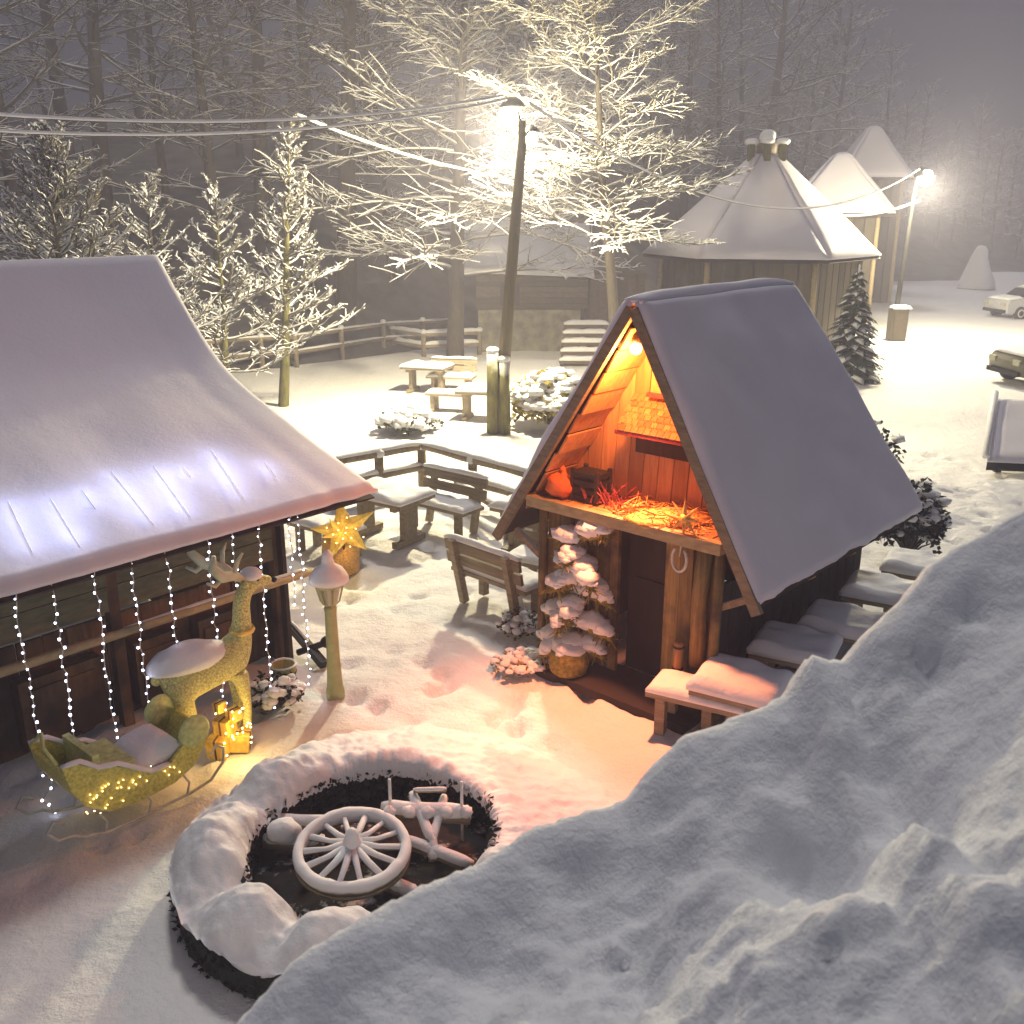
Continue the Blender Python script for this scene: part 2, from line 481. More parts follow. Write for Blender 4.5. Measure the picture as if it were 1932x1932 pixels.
# roof boards and snow, one roof part per slope
for sgn in (-1, 1):
    def P(u, v, sgn=sgn):
        p0 = hp(sgn * .02, v * RIDGE_S, HA - .03); p1 = hp(sgn * HW, v * EAVE_S, ZE)
        return p0.lerp(p1, u)
    m = MB(); m.slab(lambda u, v: P(u, v) - V3((0, 0, .07)), 6, 6, .05, edge=.001)
    rf = m.build('roof', M['darkwood'], hut)
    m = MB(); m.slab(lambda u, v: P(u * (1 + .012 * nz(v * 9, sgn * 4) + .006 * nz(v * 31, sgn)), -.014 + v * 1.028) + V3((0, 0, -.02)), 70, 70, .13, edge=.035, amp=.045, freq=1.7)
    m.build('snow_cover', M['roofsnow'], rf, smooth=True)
    # bargeboard
    m = MB()
    n = (E * sgn * (HA - ZE) + V3((0, 0, HW))).normalized()
    a0 = hp(0, -.03, HA - .12); a1 = hp(sgn * (HW + .03), -.03, ZE - .10)
    m.beam(a0 + n * .02, a1 + n * .02, .06, .11, n)
    m.build('bargeboard', M['barge'], hut)
    m = MB()
    for k in range(2):
        s = 1.3 + k * 1.0
        m.beam(hp(0, s, HA - .2) - n * .05, hp(sgn * HW * .98, s, ZE - .12) - n * .03, .08, .09, n)
    m.build('rafter', M['honey'], hut)
    m = MB()                                  # plank lining of the loft slope
    N_ = (E * sgn * (HA - ZE) + V3((0, 0, HW))).normalized()
    for k in range(9):
        t0, t1 = .09 + .086 * k, .09 + .086 * (k + 1) - .006
        q0 = hp(sgn * HW * (t0 + t1) / 2, .33, HA - (HA - ZE) * (t0 + t1) / 2) - N_ * (.115 if k not in (4, 6) else .095)
        m.box(q0, (.60, (t1 - t0) * math.hypot(HW, HA - ZE), .02), B, N_)
    m.build('lining', M['honey'], hut)
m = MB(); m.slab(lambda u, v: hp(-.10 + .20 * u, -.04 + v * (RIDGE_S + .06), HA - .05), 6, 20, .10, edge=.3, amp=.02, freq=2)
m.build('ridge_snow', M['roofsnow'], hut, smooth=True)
FL = 1.95                                     # loft floor height
m = MB()
for k in range(9):
    a = -hw(FL) + .12 + k * (2 * hw(FL) - .24) / 8
    m.box(hp(a, .36, FL - .04), (.28, .74, .05), E)
m.build('loft_floor', M['honey'], hut)
m = MB(); m.beam(hp(-hw(FL) + .1, .0, FL - .06), hp(hw(FL) - .1, .0, FL - .06), .10, .12)
m.build('floor_beam', M['rail'], hut)
def plank_gable(m, s, z0, a0, a1, wd, top_gap=.14, t=.03):
    a = a0
    while a < a1 - .01:
        b_ = min(a + wd, a1)
        h0 = HA - (HA - ZE) * abs(a) / HW - top_gap; h1 = HA - (HA - ZE) * abs(b_) / HW - top_gap
        aa, bb = a + .006, b_ - .006
        if min(h0, h1) > z0 + .02:
            pts = [hp(aa, s, z0), hp(bb, s, z0), hp(bb, s, h1)]
            if a < 0 < b_: pts.append(hp(0, s, HA - top_gap))
            pts.append(hp(aa, s, h0))
            m.prism(pts, B * t)
        a = b_
m = MB(); plank_gable(m, .62, FL, -1.3, 1.3, .19)
loft = recalc(m.build('loft_wall', M['honey'], hut))
# awning of shingles on the loft wall and the dark hatch beneath it
m = MB()
for r_ in range(6):
    for k in range(13):
        a = -.30 + k * .08 + (.04 if r_ % 2 else 0)
        z = 3.10 - r_ * .055
        if abs(a) > hw(z) - .22: continue
        m.box(hp(a, .60 - .30 * (r_ + .7) / 6, z), (.074, .014, .095), E, V3((0, 0, .055)) + B * .05)
m.build('awning', M['shingle'], hut)
m = MB(); m.beam(hp(-.34, .31, 2.765), hp(.64, .31, 2.765), .045, .045); m.beam(hp(-.12, .52, 3.16), hp(.30, .52, 3.16), .045, .045)
m.build('awning_beam', M['redberry'], hut)
m = MB(); m.box(hp(.14, .605, 2.60), (.82, .02, .20), E)
m.build('hatch', M['darkwood'], hut)
# lower front wall
FW = .20
def wallz(a): return FL - .08
m = MB()
for (a0, a1) in ((-1.08, -.08), (.50, 1.10)):
    a = a0
    while a < a1 - .02:
        wd = .15 + .08 * rnd.random(); b_ = min(a + wd, a1)
        m.box(hp((a + b_) / 2, FW + .02 * rnd.random(), (FL - .1) / 2), (b_ - a - .012, .05, FL - .12), E)
        a = b_
m.build('front_wall', M['yellowwood'], hut)
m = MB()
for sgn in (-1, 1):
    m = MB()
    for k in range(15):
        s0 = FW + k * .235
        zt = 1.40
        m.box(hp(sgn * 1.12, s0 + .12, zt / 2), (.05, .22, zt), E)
    m.build('side_wall', M['shadewood'], hut)
m = MB(); m.box(hp(0, EAVE_S - .4, 1.0), (2.2, .05, 2.0), E); plank_gable(m, RIDGE_S - .25, 1.9, -1.25, 1.25, .25)
recalc(m.build('back_wall', M['darkwood'], hut))
m = MB(); m.box(hp(.21, FW + .30, .92), (.72, .05, 1.8), E)
m.box(hp(.21, FW + .26, 1.1), (.5, .03, .08), E)
m.build('door', M['shadewood'], hut)  # black board paints the shade inside the open doorway
m = MB(); m.box(hp(.05, .0, .03), (2.2, .7, .10), E)
m.build('porch_floor', M['shadewood'], hut)
for (a, s, r_) in ((-1.10, .10, .05), (1.17, .10, .055)):
    m = MB(); m.tube([hp(a, s, 0), hp(a + .01, s, .9), hp(a, s, FL)], r_, 8)
    m.build('corner_post', M['yellowwood'], hut, smooth=True)
m = MB(); m.tube([hp(1.0, .10, .55), hp(.98, .10, 1.3), hp(1.0, .12, FL - .1)], [.085, .08, .085], 9)
m.build('bark_panel', M['yellowwood'], hut, smooth=True)
for sgn in (-1, 1):
    m = MB(); m.beam(hp(sgn * 1.16, .15, 1.2), hp(sgn * (HW - .1), .15, 1.42), .06, .07)
    m.build('brace', M['oldwood'], hut)
# things in the loft
p = hp(-.92, .17, FL)
q = thing('orange_bundle', p, 'bright orange cloth bundle on the left end of the loft floor', 'bundle')
m = MB(); m.blob(p + V3((0, 0, .13)), .15, 14, 10, .25, 3, 2, (1.15, 1, .95)); m.build('cloth', M['orange'], q, smooth=True)
m = MB(); m.tube([p + V3((.02, 0, .24)), p + V3((.03, .01, .30)), p + V3((.0, .02, .33))], [.05, .025, .04], 8); m.build('knot', M['orange'], q, smooth=True)
p = hp(-.60, .30, FL)
q = thing('wire_crate', p, 'black crate standing beside the orange bundle in the loft', 'crate')
m = MB()
for k in range(4): m.box(p + V3((0, 0, .03 + k * .09)), (.36, .26, .055), E)
m.build('slat_body', M['iron'], q)
for sx in (-1, 1):
    for sy in (-1, 1):
        m = MB(); m.box(p + E * sx * .165 + B * sy * .115 + V3((0, 0, .18)), (.04, .04, .36), E); m.build('post', M['darkwood'], q)
p = hp(-.30, .2, FL)
q = thing('twig_bundle', p, 'loose bundle of dark red twigs lying by the black crate', 'twigs')
m = MB(); r2 = random.Random(3)
for k in range(46):
    a = p + E * (r2.uniform(-.25, .22)) + V3((0, 0, r2.uniform(.01, .08))) + B * r2.uniform(-.12, .15)
    d = E * r2.uniform(-.2, .2) + B * r2.uniform(-.05, .05) + V3((0, 0, r2.uniform(.0, .22)))
    m.tube([a, a + d * .5 + V3((0, 0, .02)), a + d], [.009, .007, .004], 4)
m.build('twigs', M['redberry'], q)
p = hp(.45, .3, FL)
q = thing('straw_heap', p, 'heap of loose straw spread over the right side of the loft', 'straw')
m = MB()
for k in range(260):
    a = p + E * r2.uniform(-.55, .5) + B * r2.uniform(-.28, .3) + V3((0, 0, r2.uniform(0, .10)))
    an = r2.uniform(0, 6.28)
    d = E * math.cos(an) * .14 + B * math.sin(an) * .14 + V3((0, 0, r2.uniform(-.01, .08)))
    m.tube([a, a + d], [.007, .004], 3, cap=False)
m.build('stalks', M['straw'], q)
m = MB(); m.blob(p + V3((0, 0, .0)), .33, 14, 8, .3, 4, 3, (1.5, .8, .28)); m.build('core', M['straw'], q, smooth=True)

def star_shape(m, c, X, Z, ro, ri, t, n=5, rot=0.0):
    c = V3(c); X = V3(X).normalized(); Z = V3(Z).normalized(); N = X.cross(Z)
    rim = []
    for k in range(2 * n):
        a = math.pi * k / n + rot
        r_ = ro if k % 2 == 0 else ri
        rim.append(c + X * (math.sin(a) * r_) + Z * (math.cos(a) * r_))
    vs = rim + [c + N * t, c - N * t]
    fs = []
    for k in range(2 * n):
        k2 = (k + 1) % (2 * n)
        fs.append((k, k2, 2 * n)); fs.append((k2, k, 2 * n + 1))
    m.add(vs, fs)
p = hp(.80, -.02, FL + .06)
q = thing('straw_star', p, 'pale straw star leaning on straw at the loft edge', 'star')
m = MB(); star_shape(m, p + V3((0, 0, .1)), E, V3((0, 0, 1)), .22, .07, .03, 8); m.build('points', M['straw'], q)
m = MB(); m.lathe([(.0, -.05), (.05, -.03), (.05, .03), (0, .05)], p + V3((0, 0, .1)), 10, B); m.build('hub', M['gold'], q, smooth=True)
p = hp(.78, .0, FL - .40)
q = thing('horseshoe', p, 'pale horseshoe hanging from the loft beam above the doorway', 'horseshoe')
m = MB()
pts = [p + E * (.085 * math.sin(t)) + V3((0, 0, .12 - .13 * math.cos(t))) for t in [(-2.5 + 5.0 * k / 14) for k in range(15)]]
m.tube(pts, .016, 6); m.build('shoe', M['wiregrey'], q, smooth=True)
m = MB(); m.tube([p + V3((0, 0, .15)), hp(.78, .0, FL - .1)], .008, 5); m.build('string', M['wiregrey'], q)
p = hp(.80, .06, 0)
q = thing('bamboo_pole', p, 'short pale bamboo post with dark rings right of the doorway', 'post')
m = MB(); m.tube([p, p + V3((0, 0, .75))], .055, 9); m.build('cane', M['honey'], q, smooth=True)
for z in (.22, .46, .70):
    m = MB(); m.lathe([(.058, -.012), (.064, 0), (.058, .012)], p + V3((0, 0, z)), 10); m.build('ring', M['darkwood'], q, smooth=True)
# loft lamp
LP = hp(-.055, .15, 3.68)
q = thing('pendant_lamp', LP, 'glowing orange pendant lamp under the ridge of the A-frame hut', 'lamp')
m = MB(); m.blob(LP, .06, 12, 8, 0); m.build('bulb', M['orangelamp'], q, smooth=True)
m = MB(); m.tube([LP + V3((0, 0, .06)), hp(-.05, .15, HA - .2)], .012, 5); m.build('cable', M['iron'], q)
m = MB(); m.lathe([(.03, .14), (.05, .10), (.05, .06)], LP, 10); m.build('socket', M['iron'], q, smooth=True)
light('loft_light', 'POINT', LP - B * .10 - V3((0, 0, .10)), 185, (1.0, .28, .065), .07)
spot = light('loft_spot', 'SPOT', LP - B * .16 - V3((0, 0, .12)), 1250, (1.0, .27, .12), .09)
spot.data.spot_size = R(78); spot.data.spot_blend = 1.0
spot.rotation_euler = (spot.location - G(1120, 1390)).to_track_quat('Z', 'Y').to_euler()

# ------------------------------------------------------------------ left market hut
A = G(705, 920, 2.15); A2 = G(0, 1115, 2.15)
LE = (A - A2); LE.z = 0; LE.normalize(); LB = V3((-LE.y, LE.x, 0))
A0 = V3((A.x, A.y, 0))
def lp(s, r, z): return A0 + LE * s + LB * r + V3((0, 0, z))
prof = [(-.0, 2.10), (.7, 2.33), (1.38, 2.56), (2.0, 2.79), (2.57, 3.05), (2.98, 3.33), (3.4, 3.74), (3.98, 4.42)]
def lz(r): return lerp_tab(prof, r)
def lzs(r):                                   # smoothed section
    return sum(lz(max(0, min(3.98, r + d))) for d in (-.25, -.12, 0, .12, .25)) / 5 if .3 < r < 3.6 else lz(r)
lh = thing('market_hut', lp(-3, 2, 0), 'wooden market hut with wide swooping snow-covered roof and fairy lights', 'hut')
m = MB(); m.slab(lambda u, v: lp(-9 + 9 * u, v * 3.98, lzs(v * 3.98) - .07), 4, 22, .055, edge=.001)
rf = m.build('roof', M['darkwood'], lh)
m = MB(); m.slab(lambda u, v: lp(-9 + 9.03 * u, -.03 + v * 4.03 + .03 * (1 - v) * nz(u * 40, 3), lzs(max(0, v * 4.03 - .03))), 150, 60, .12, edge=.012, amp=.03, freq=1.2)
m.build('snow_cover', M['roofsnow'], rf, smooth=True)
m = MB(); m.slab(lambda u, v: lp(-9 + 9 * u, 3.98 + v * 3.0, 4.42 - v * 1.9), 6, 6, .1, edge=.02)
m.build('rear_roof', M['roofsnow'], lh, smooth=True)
m = MB()
for k in range(4):
    z = 1.30 + k * .26
    m.box(lp(-4.8, .95, z + .12), (8.4, .04, .25), LE)
m.build('front_boards', M['greenwood'], lh)
m = MB()
s = -8.9
while s < -.7:
    wd = rnd.uniform(.22, .42)
    m.box(lp(s + wd / 2, 1.25 + rnd.uniform(-.02, .02), .55), (wd - .015, .04, 1.15), LE); s += wd
m.build('lower_planks', M['brownwood'], lh)
m = MB()
for k in range(9): m.box(lp(-.62, 1.12 + k * .62, 1.15), (.05, .58, 2.3), LE)
m.build('gable_wall', M['darkwood'], lh)
for s in (-.64, -2.55, -4.6, -6.6):
    m = MB(); m.box(lp(s, .98, 1.2), (.11, .11, 2.45), LE); m.build('post', M['brownwood'], lh)
m = MB(); m.tube([lp(-9, .62, 1.20), lp(-5, .60, 1.22), lp(-2.6, .6, 1.19), lp(-.42, .58, 1.17)], [.045, .05, .045, .04], 9)
m.build('log_rail', M['rail'], lh, smooth=True)
m = MB(); m.slab(lambda u, v: lp(-4.6 + 4.1 * u, .58 + .06 * v, 1.215), 30, 3, .02, edge=.3, amp=.02, freq=4)
m.build('rail_snow', M['snow'], lh, smooth=True)
for s in (-.5, -1.9, -3.4, -5.2):
    m = MB(); m.beam(lp(s, .2, 2.10), lp(s, 1.0, 2.33), .07, .08); m.build('rafter', M['darkwood'], lh)
for (s, w_) in ((-1.35, .55), (-2.1, .5), (-3.1, .8)):
    m = MB(); m.box(lp(s, 1.12, .48), (w_, .18, .7), LE)
    m.box(lp(s, 1.02, .48), (w_ * .8, .03, .5), LE); m.build('panel', M['brownwood'], lh)

# fairy-light strings along the eave
ORD = ['first', 'second', 'third', 'fourth', 'fifth', 'sixth', 'seventh', 'eighth', 'ninth', 'tenth', 'eleventh', 'twelfth', 'thirteenth']
bm_ = MB(); bm_.blob((0, 0, 0), .0125, 6, 4, 0)
bulb0 = None
xs_top = [27, 96, 176, 246, 313, 390, 437, 486, 545, 561]
bots = [.05, .1, .1, .1, .1, .15, 1.3, .12, 1.15, .2]
nstr = len(xs_top)
for i, u in enumerate(xs_top):
    # solve s on the eave for the pixel column
    lo, hi = -7.0, .2
    for _ in range(40):
        mid = (lo + hi) / 2; p = lp(mid, .02, 2.1)
        zc = p.y * CP + (H - p.z) * SP
        if 966 + p.x / zc * 1932 * F < u: lo = mid
        else: hi = mid
    s = (lo + hi) / 2
    top = lp(s, .015, 2.13)
    bz = bots[i]
    q = thing('light_string', top, f'string of white fairy lights hanging from the hut eave, {ORD[i]} from the left', 'fairy lights', 'fairy light strings along the eave of the left hut')
    n = int((2.13 - bz) / .078)
    pts = []
    for k in range(n + 1):
        z = 2.13 - (2.13 - bz) * k / n
        j = .016
        p = V3((top.x + rnd.uniform(-j, j), top.y + rnd.uniform(-j, j), z))
        if i == 0 and z < .5: p += LE * .05 * math.sin(z * 22)
        pts.append(p)
    m = MB(); m.tube(pts, .0045, 4); m.build('cable', M['wiregrey'], q)
    for k in range(n + 1):
        loc = pts[k] - top + V3((rnd.uniform(-.015, .015), rnd.uniform(-.015, .015), 0))
        if bulb0 is None:
            bulb0 = bm_.build('bulb', M['bulb'], q, smooth=True, local=True); bulb0.location = loc
        else:
            c = bulb0.copy(); COL.objects.link(c); c.parent = q; c.location = loc; c.scale = (rnd.uniform(.65, 1.1),) * 3
# added light strands on the roof snow, made up to cast bluish patches
m0 = MB(); m0.blob((0, 0, 0), .016, 6, 4, 0)
streaks = [(15, 945, 60, 1040), (95, 940, 150, 1030), (155, 925, 180, 960), (210, 890, 290, 990), (290, 880, 360, 975), (400, 850, 460, 940), (345, 880, 360, 900), (500, 870, 520, 900)]
for i, (u0, v0, u1, v1) in enumerate(streaks):
    def onroof(u, v):
        d = ray(u, v); lo, hi = 3.0, 20.0
        for _ in range(50):
            mid = (lo + hi) / 2; p = V3((0, 0, H)) + d * mid
            r_ = (p - A0).dot(LB)
            if p.z > lzs(max(0, min(3.98, r_))) + .15: lo = mid
            else: hi = mid
        return V3((0, 0, H)) + d * lo
    a, b_ = onroof(u0, v0), onroof(u1, v1)
    q = thing('added_roof_strand', a, f'added strand casting a bluish patch on the swooping roof snow, {ORD[i]} in its row', 'fairy lights', 'added light strands on the left roof')
    n = max(2, int((b_ - a).length / .13))
    m = MB(); m.tube([a.lerp(b_, k / 6) for k in range(7)], .005, 4); m.build('cable', M['wiregrey'], q)
    for k in range(n):
        p = a.lerp(b_, (k + .5) / n)
        c = bulb0.copy(); COL.objects.link(c); c.parent = q; c.location = p - a; c.scale = (.32,) * 3
        light('added_patch_light', 'POINT', p + V3((0, 0, .15)), .75 * rnd.uniform(.5, 1.2), (.55, .62, 1.0), .05)  # added light floating above the snow for the bluish patch

# ------------------------------------------------------------------ furniture
def make_bench(name, label, L=1.5, back=True, group=None, cat='bench'):
    q = thing(name, (0, 0, 0), label, cat, group)
    m = MB()
    for y in (-.12, .06, .24): m.box((0, y - .06, .44), (L, .16, .05))
    m.build('seat', M['oldwoodx'], q, local=True)
    m = MB(); m.slab(lambda u, v: V3((-L / 2 + L * u, -.26 + .5 * v, .466)), 40, 14, .075, edge=.16, amp=.045, freq=5); m.build('seat_snow', M['snow'], q, smooth=True, local=True)
    if back:
        m = MB()
        for z in (.64, .82): m.box((0, .27 + (z - .44) * .18, z), (L, .045, .15), Z=(0, .18, 1))
        m.build('backrest', M['oldwoodx'], q, local=True)
        m = MB(); m.slab(lambda u, v: V3((-L / 2 + L * u, .30 + .08 * v, .905)), 24, 5, .07, edge=.25, amp=.02, freq=4); m.build('back_snow', M['snow'], q, smooth=True, local=True)
    for sx in (-1, 1):
        m = MB(); x = sx * L * .36
        m.box((x, -.16, .21), (.10, .10, .42)); m.box((x, .03, .395), (.08, .5, .06))
        if back: m.beam((x, .20, 0), (x, .40, .92), .10, .09, (1, 0, 0))
        else: m.box((x, .18, .21), (.10, .10, .42))
        m.build('leg', M['oldwoodx'], q, local=True)
    return q
def make_table(name, label, L=1.5, W=.8, z=.74, group=None, thick=.10):
    q = thing(name, (0, 0, 0), label, 'table', group)
    m = MB()
    for k in range(4): m.box((0, -W / 2 + W * (k + .5) / 4, z - .03), (L, W / 4 - .012, .06))
    m.build('tabletop', M['oldwoodx'], q, local=True)
    m = MB(); m.slab(lambda u, v: V3((-L / 2 - .02 + (L + .04) * u, -W / 2 - .02 + (W + .04) * v, z + .002)), 26, 16, thick, edge=.13, amp=.05, freq=4); m.build('snow_cap', M['snow'], q, smooth=True, local=True)
    for sx in (-1, 1):
        m = MB(); x = sx * L * .34
        m.box((x, 0, z / 2), (.10, .30, z - .1)); m.box((x, 0, .05), (.11, W * .8, .1)); m.box((x, 0, z - .10), (.11, W * .85, .08))
        m.build('leg', M['oldwoodx'], q, local=True)
    return q
ea = math.atan2(E.y, E.x)
bench = make_bench('bench', 'wooden bench with slatted back seen from behind, left of the A-frame hut', 1.35, group='garden benches')
p = G(945, 1145); bench.location = p; bench.rotation_euler.z = ea + math.pi - R(2)
c = copy_tree(bench, G(1045, 1120) , ea + R(10), 'wooden bench half hidden behind the conifer beside the hut')
c = copy_tree(bench, G(835, 1000), ea + R(4), 'wooden bench whose backrest is plastered white, inside the log rail')
tbl = make_table('table', 'thick snow-topped table on a broad pedestal beside the gold star', 1.3, .85, group='garden tables')
tbl.location = at(728, 930, G(728, 930, .75).y); tbl.rotation_euler.z = ea + R(8)
q = make_bench('plank_bench', 'low backless plank bench in front of the snow-topped pedestal table', 1.2, back=False, group='backless benches')
q.location = G(620, 1045); q.rotation_euler.z = ea + R(6)
copy_tree(tbl, G(1020, 1045), ea + R(8), 'snow-covered table between bench backs left of the hut')
# far set near the street lamp
copy_tree(tbl, at(805, 690, G(805, 690, .75).y), R(-18), 'snow-dusted table with splayed legs in front of the far fence')
copy_tree(bench, G(852, 740), R(-12), 'bench with open back beside the far picnic table')
copy_tree(q, G(850, 775), R(-14), 'low plank bench between far tables and the lamp post')
copy_tree(tbl, at(915, 735, G(915, 735, .75).y), R(-14), 'snow-topped table standing right behind the street lamp post')
# row beside the right eave of the A-frame hut
q = make_bench('log_bench', 'grey log bench at the foot of the snow bank', 1.0, back=False, group=None)
q.location = G(1320, 1385) ; q.rotation_euler.z = ea + R(14)
sq = make_table('side_table', 'square table whose snow cap glows pink, nearest the hut doorway', .8, .72, .60, 'snowy tables in a row beside the A-frame hut', .12)
sq.location = at(1398, 1280, G(1398, 1280, .66).y); sq.rotation_euler.z = ea + R(12)
copy_tree(sq, at(1500, 1222, G(1500, 1222, .6).y), ea + R(14), 'grey snow-topped table just behind the pink-lit one')
copy_tree(sq, at(1592, 1168, G(1592, 1168, .66).y), ea + R(12), 'lavender snow-topped table in the middle of the row by the side wall')
copy_tree(sq, at(1665, 1108, G(1665, 1108, .66).y), ea + R(12), 'snow-topped dark table near the bushes at the back end of the row')
copy_tree(sq, at(1735, 1062, G(1735, 1062, .66).y), ea + R(12), 'farthest snow-topped table of the row, under the bushes')

# log rails round the seating place
def rail_fence(name, label, pts, zs, posts, r=.06, group=None, post_h=1.0, snow=.05):
    q = thing(name, pts[0], label, 'fence', group)
    for z in zs:
        m = MB(); ms = MB()
        for p0, p1 in zip(pts, pts[1:]):
            P0, P1 = p0 + V3((0, 0, z)), p1 + V3((0, 0, z))
            n = 5
            row = [P0.lerp(P1, k / n) + V3((0, 0, .02 * nz(k * 3.1, z * 7, P0.x))) for k in range(n + 1)]
            m.tube(row, [r * (1 + .15 * nz(k, P0.y)) for k in range(n + 1)], 8)
            side = (P1 - P0).cross(V3((0, 0, 1))).normalized()
            ms.slab(lambda u, v: P0.lerp(P1, u) + side * r * (1.7 * v - .85) + V3((0, 0, r * .62)), 16, 4, snow, edge=.2, amp=.02, freq=3)
        m.build('rail', M['oldwood'], q, smooth=True)
        ms.build('rail_snow', M['snow'], q, smooth=True)
    for p in posts:
        m = MB(); m.tube([p - V3((0, 0, .1)), p + V3((0, 0, post_h))], r * 1.1, 8); po = m.build('post', M['oldwood'], q, smooth=True)
        m = MB(); m.blob(p + V3((0, 0, post_h)), r * 1.5, 10, 6, .1, squash=(1, 1, .8)); m.build('post_snow', M['snow'], po, smooth=True)
    return q
c0, c1, c2 = at(628, 868, G(628, 868, .85).y), at(795, 838, G(795, 838, .85).y), at(1000, 893, G(1000, 893, .85).y)
rail_fence('log_fence', 'snow-topped log rail bending round the seating place', [c0, c1, c2], (.82, .42), [c0, c1, c0.lerp(c1, .5), c1.lerp(c2, .5), c2], .075, post_h=.82, snow=.07)
d0, d1, d2 = at(860, 892, G(860, 892, .6).y), at(957, 960, G(957, 960, .5).y), at(1010, 935, G(1010, 935, .5).y)
rail_fence('fallen_rail', 'lower sagging log rail right of the white bench back', [d0, d1, d2], (.42,), [d1], .055, post_h=.42)
f = [G(-200, 780), G(150, 735), G(430, 702), G(560, 693), G(725, 665), G(870, 655)]
rail_fence('far_fence', 'two-rail wooden fence white with snow below the wooded hillside', f, (1.0, .5), f[1:] + [f[i].lerp(f[i + 1], .5) for i in range(5)], .075, post_h=1.1)
f = [G(742, 662), G(800, 672), G(905, 667)]
rail_fence('white_fence', 'short low plank fence fully covered white beside the cottage', f, (.75, .35), f, .08, post_h=.85, snow=.12)

# ------------------------------------------------------------------ street lamps and cables
base = G(940, 815)
LPOS = Y(968, 215, base.y + .45); top = Y(984, 275, base.y)
q = thing('street_lamp', base, 'tall wooden street lamp blazing yellow above the yard', 'street lamp')
m = MB(); m.tube([base - V3((0, 0, .1)), base.lerp(top, .5), top, top + V3((0, 0, .5))], [.16, .14, .11, .09], 10); m.build('pole', M['poledark'], q, smooth=True)
for k, (dx, dy) in enumerate(((-.13, -.16), (.15, -.14))):
    m = MB(); m.tube([base + V3((dx, dy, -.1)), base + V3((dx * .9, dy, 1.9 - k * .2))], [.15, .13], 9); po = m.build('stub_post', M['mossbark'], q, smooth=True)
    m = MB(); m.blob(base + V3((dx * .9, dy, 1.92 - k * .2)), .15, 10, 6, .2, squash=(1, 1, .6)); m.build('post_snow', M['snow'], po, smooth=True)
m = MB(); m.tube([top + V3((0, 0, .35)), LPOS + V3((.05, .1, .28)), LPOS + V3((0, 0, .2))], .04, 8); m.build('arm', M['iron'], q, smooth=True)
m = MB(); m.lathe([(.07, .34), (.18, .28), (.28, .16), (.27, .12)], LPOS, 16); m.build('lamp_shade', M['iron'], q, smooth=True)
m = MB(); m.blob(LPOS + V3((-.06, 0, -.02)), .25, 14, 10, 0, squash=(1, 1, 1.0)); m.build('bulb', M['lamp'], q, smooth=True)
lp2 = Y(1003, 262, base.y + .35)
m = MB(); m.blob(lp2, .13, 14, 10, 0, squash=(1, 1, 1.3)); m.build('bulb', M['lamp'], q, smooth=True)
m = MB(); m.tube([top + V3((0, 0, .1)), lp2 + V3((0, .0, .25))], .03, 6); m.lathe([(.05, .28), (.17, .18), (.18, .14)], lp2, 12); m.build('lower_shade', M['iron'], q, smooth=True)
light('street_light', 'POINT', LPOS - V3((.06, .0, .36)), 9800, (1.0, .85, .52), .3)

base2 = G(1683, 640); top2 = Y(1722, 380, base2.y)
LPOS2 = Y(1745, 335, base2.y - .6)
q = thing('street_lamp', base2, 'distant street lamp on a thin dark pole at the car park', 'street lamp')
m = MB(); m.tube([base2, base2.lerp(top2, .5), top2, LPOS2 + V3((-.15, .3, .35)), LPOS2 + V3((0, 0, .3))], [.12, .10, .085, .06, .05], 8); m.build('pole', M['iron'], q, smooth=True)
m = MB(); m.lathe([(.1, .32), (.3, .18), (.42, .02)], LPOS2, 14); m.build('lamp_shade', M['iron'], q, smooth=True)
m = MB(); m.blob(LPOS2 - V3((0, .1, .02)), .30, 14, 10, 0); m.build('bulb', M['lamp'], q, smooth=True)
light('street_light', 'POINT', LPOS2 - V3((0, .40, .36)), 8200, (1.0, .86, .54), .4)
pb = base2 + V3((0, -.3, 0))
q = thing('utility_box', pb, 'grey wooden box round the foot of the distant street lamp', 'box')
m = MB(); m.box(pb + V3((.02, 0, .62)), (.62, .5, 1.2), (1, 0, 0), (.08, 0, 1)); m.build('case', M['poledark'], q)
m = MB(); m.slab(lambda u, v: pb + V3((-.27 + .70 * u, -.28 + .56 * v, 1.222)), 10, 8, .14, edge=.2); m.build('snow_cap', M['snow'], q, smooth=True)
m = MB(); m.box(pb + V3((.02, -.26, .6)), (.45, .03, .9), (1, 0, 0), (.08, 0, 1)); m.build('door', M['cottage'], q)

def cable(label, a, b_, sag, r, y=None):
    q = thing('power_cable', a, label, 'cable', 'snow-coated power cables')
    n = 26
    pts = [a.lerp(b_, k / n) - V3((0, 0, sag * 4 * (k / n) * (1 - k / n))) for k in range(n + 1)]
    m = MB(); m.tube(pts, [r * (1 + .25 * nz(k * 1.7, a.x)) for k in range(n + 1)], 6); m.build('line', M['snow'], q, smooth=True)
    m = MB(); m.tube([p - V3((0, 0, r * .9)) for p in pts], r * .35, 5); m.build('core', M['iron'], q, smooth=True)
cable('upper of the two snow-coated cables running left from the lamp', Y(-60, 211, 15), Y(950, 180, 21.4), .28, .030)
cable('lower of the two snow-coated cables running left from the lamp', Y(-60, 243, 15), Y(955, 187, 21.4), .30, .028)
cable('snow-coated cable slanting down through the branches left of the pole', Y(560, 215, 26), Y(880, 320, 28), .12, .04)
cable('long cable from the tall lamp down to the distant lamp', Y(1000, 195, 21.4), Y(1735, 318, 38), 1.7, .030)
cable('snow-coated cable sagging from behind the gazebo to the distant lamp', Y(1540, 398, 42), Y(1735, 378, 38.4), .35, .055)

